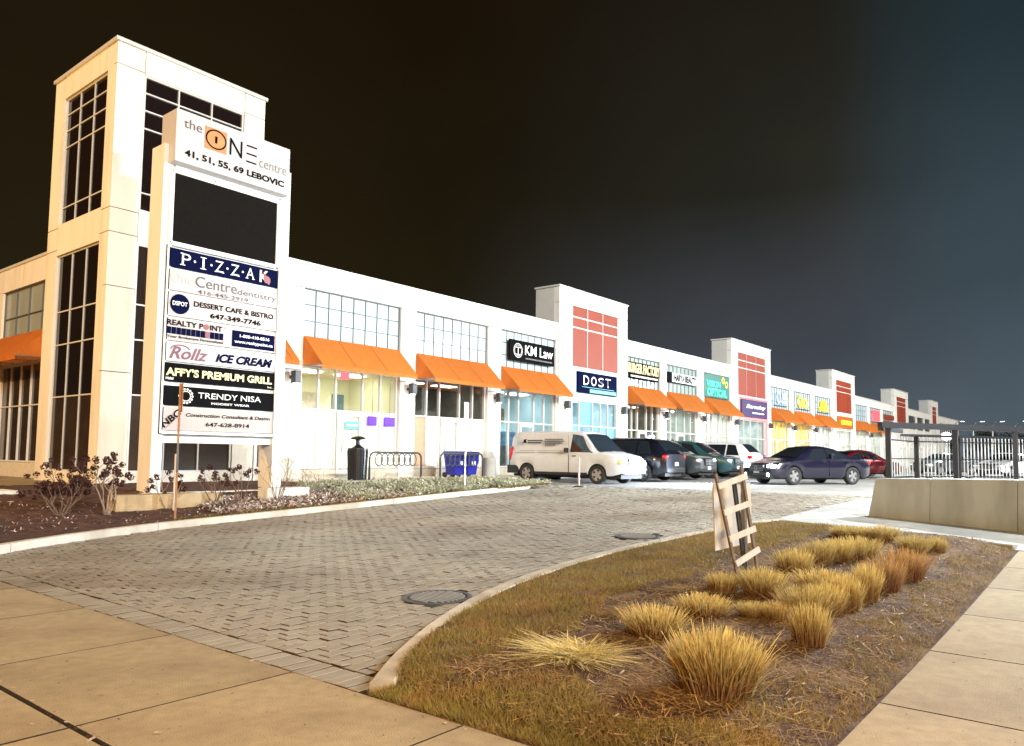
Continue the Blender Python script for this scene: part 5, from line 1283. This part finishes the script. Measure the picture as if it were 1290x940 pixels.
for k, (x, y) in enumerate(((25, -3.2), (46, -4.5), (72, -2), (16.5, -3.4))):  # the nearest is unseen, added to whiten the drive and island
    streetlamp(x, y, 8.5, 1.2, ('second', 'third', 'farthest', 'nearest, added')[k]+' white lot lamp on the right side of the lane', coolm, 16000 if k < 3 else 4500, col=(.92, .97, 1), rz=math.pi/2, group='lot lamps')
for k, (u_, y) in enumerate(((118, 18.6), (118, 16.3), (118, 14.1), (118, 11.6))):
    streetlamp(u_, y, 6.2, -1.8, ('leftmost', 'second', 'third', 'rightmost')[k]+' of the far curved-arm lamps above the fence', lamp_far, 0, rz=.9, group='far lamps above the fence', m=steel)
t = thing('flood_light', 'blazing blue-white flood light behind the fence at the right', 'flood light', (60.0, 9.9, .5))
b = MB(); b.tube([(0, 0, 0), (0, 0, 2.5)], .06, 8); b.obj('pole', grey, t)
b = MB(); b.box(-.12, .12, -.3, .3, 2.45, 2.9); b.obj('housing', grey, t)
b = MB(); b.lathe([(.26, -.01), (.26, .03), (.1, .05)], 16, axis='y'); o = b.obj('lens', lampm, t); o.rotation_euler = (0, 0, math.pi/2-.1); o.location = (-.13, 0, 2.68)
lamp('flood', 'SPOT', (-.3, 0, 2.7), 2500, (.72, .95, 1), aim=(-1, -.15, -.25), size=.2, spot=140, blend=.7, parent=t)
# distant dark trees and a low building beyond the lot
treeleaf = mat('dark_foliage', (.035, .045, .035), .9, var=.4, scale=1)
def tree(x, y, h, w, label, seed):
    t = thing('distant_tree', label, 'tree', (x, y, .4), 0, 'dark trees beyond the lot'); rn = random.Random(seed)
    b = MB(); b.tube([(0, 0, 0), (0, .1, h*.4), (.2, 0, h*.8)], .22, 7, .06)
    for k in range(7):
        a = rn.uniform(0, 6.28); z = h*rn.uniform(.3, .7); b.tube([(0, 0, z), (math.cos(a)*w*.4, math.sin(a)*w*.4, z+h*.2)], .08, 5, .02)
    b.obj('trunk', bark, t); b = MB()
    cs = [(Vector((rn.gauss(0, w*.28), rn.gauss(0, w*.28), h*rn.uniform(.4, .92))), rn.uniform(.5, 1.0)) for _ in range(16)]
    for k in range(1500):
        c_, s = rn.choice(cs); d = Vector((rn.gauss(0, 1), rn.gauss(0, 1), rn.gauss(0, .8))).normalized(); p = c_+d*s*rn.uniform(.3, 1.2)*w*.22
        t1 = d.orthogonal().normalized(); t2 = d.cross(t1); q = rn.uniform(.08, .2); b.quad(p-t1*q, p-t2*q, p+t1*q, p+t2*q)
    b.obj('crown', treeleaf, t)
for k, (x, y, h) in enumerate(((128, 16.5, 5.5), (122, 12.0, 4.6), (118, 9.2, 4.9), (112, 6.0, 4.4), (108, 3.2, 5.0))):
    tree(x, y, h, 6, ('first', 'second', 'third', 'fourth', 'fifth')[k]+' dark tree from the left in the row beyond the fence', 50+k)
t = thing('distant_building', 'low dark building far beyond the fence at the right edge', 'building', (140, 2, .4)); c = Ctx(t)
c.box('wall', mat('far_wall', (.10, .11, .12), .9), 138, 150, -12, 14, .4, 4.6); c.box('roof', core, 137.5, 150.5, -12.5, 14.5, 4.62, 4.9)
b = MB()
for k in range(8): b.box(137.9, 138, -10+3*k, -8.8+3*k, 1.8, 3)
c.add(b, 'window', led_w if False else spandrel_g)
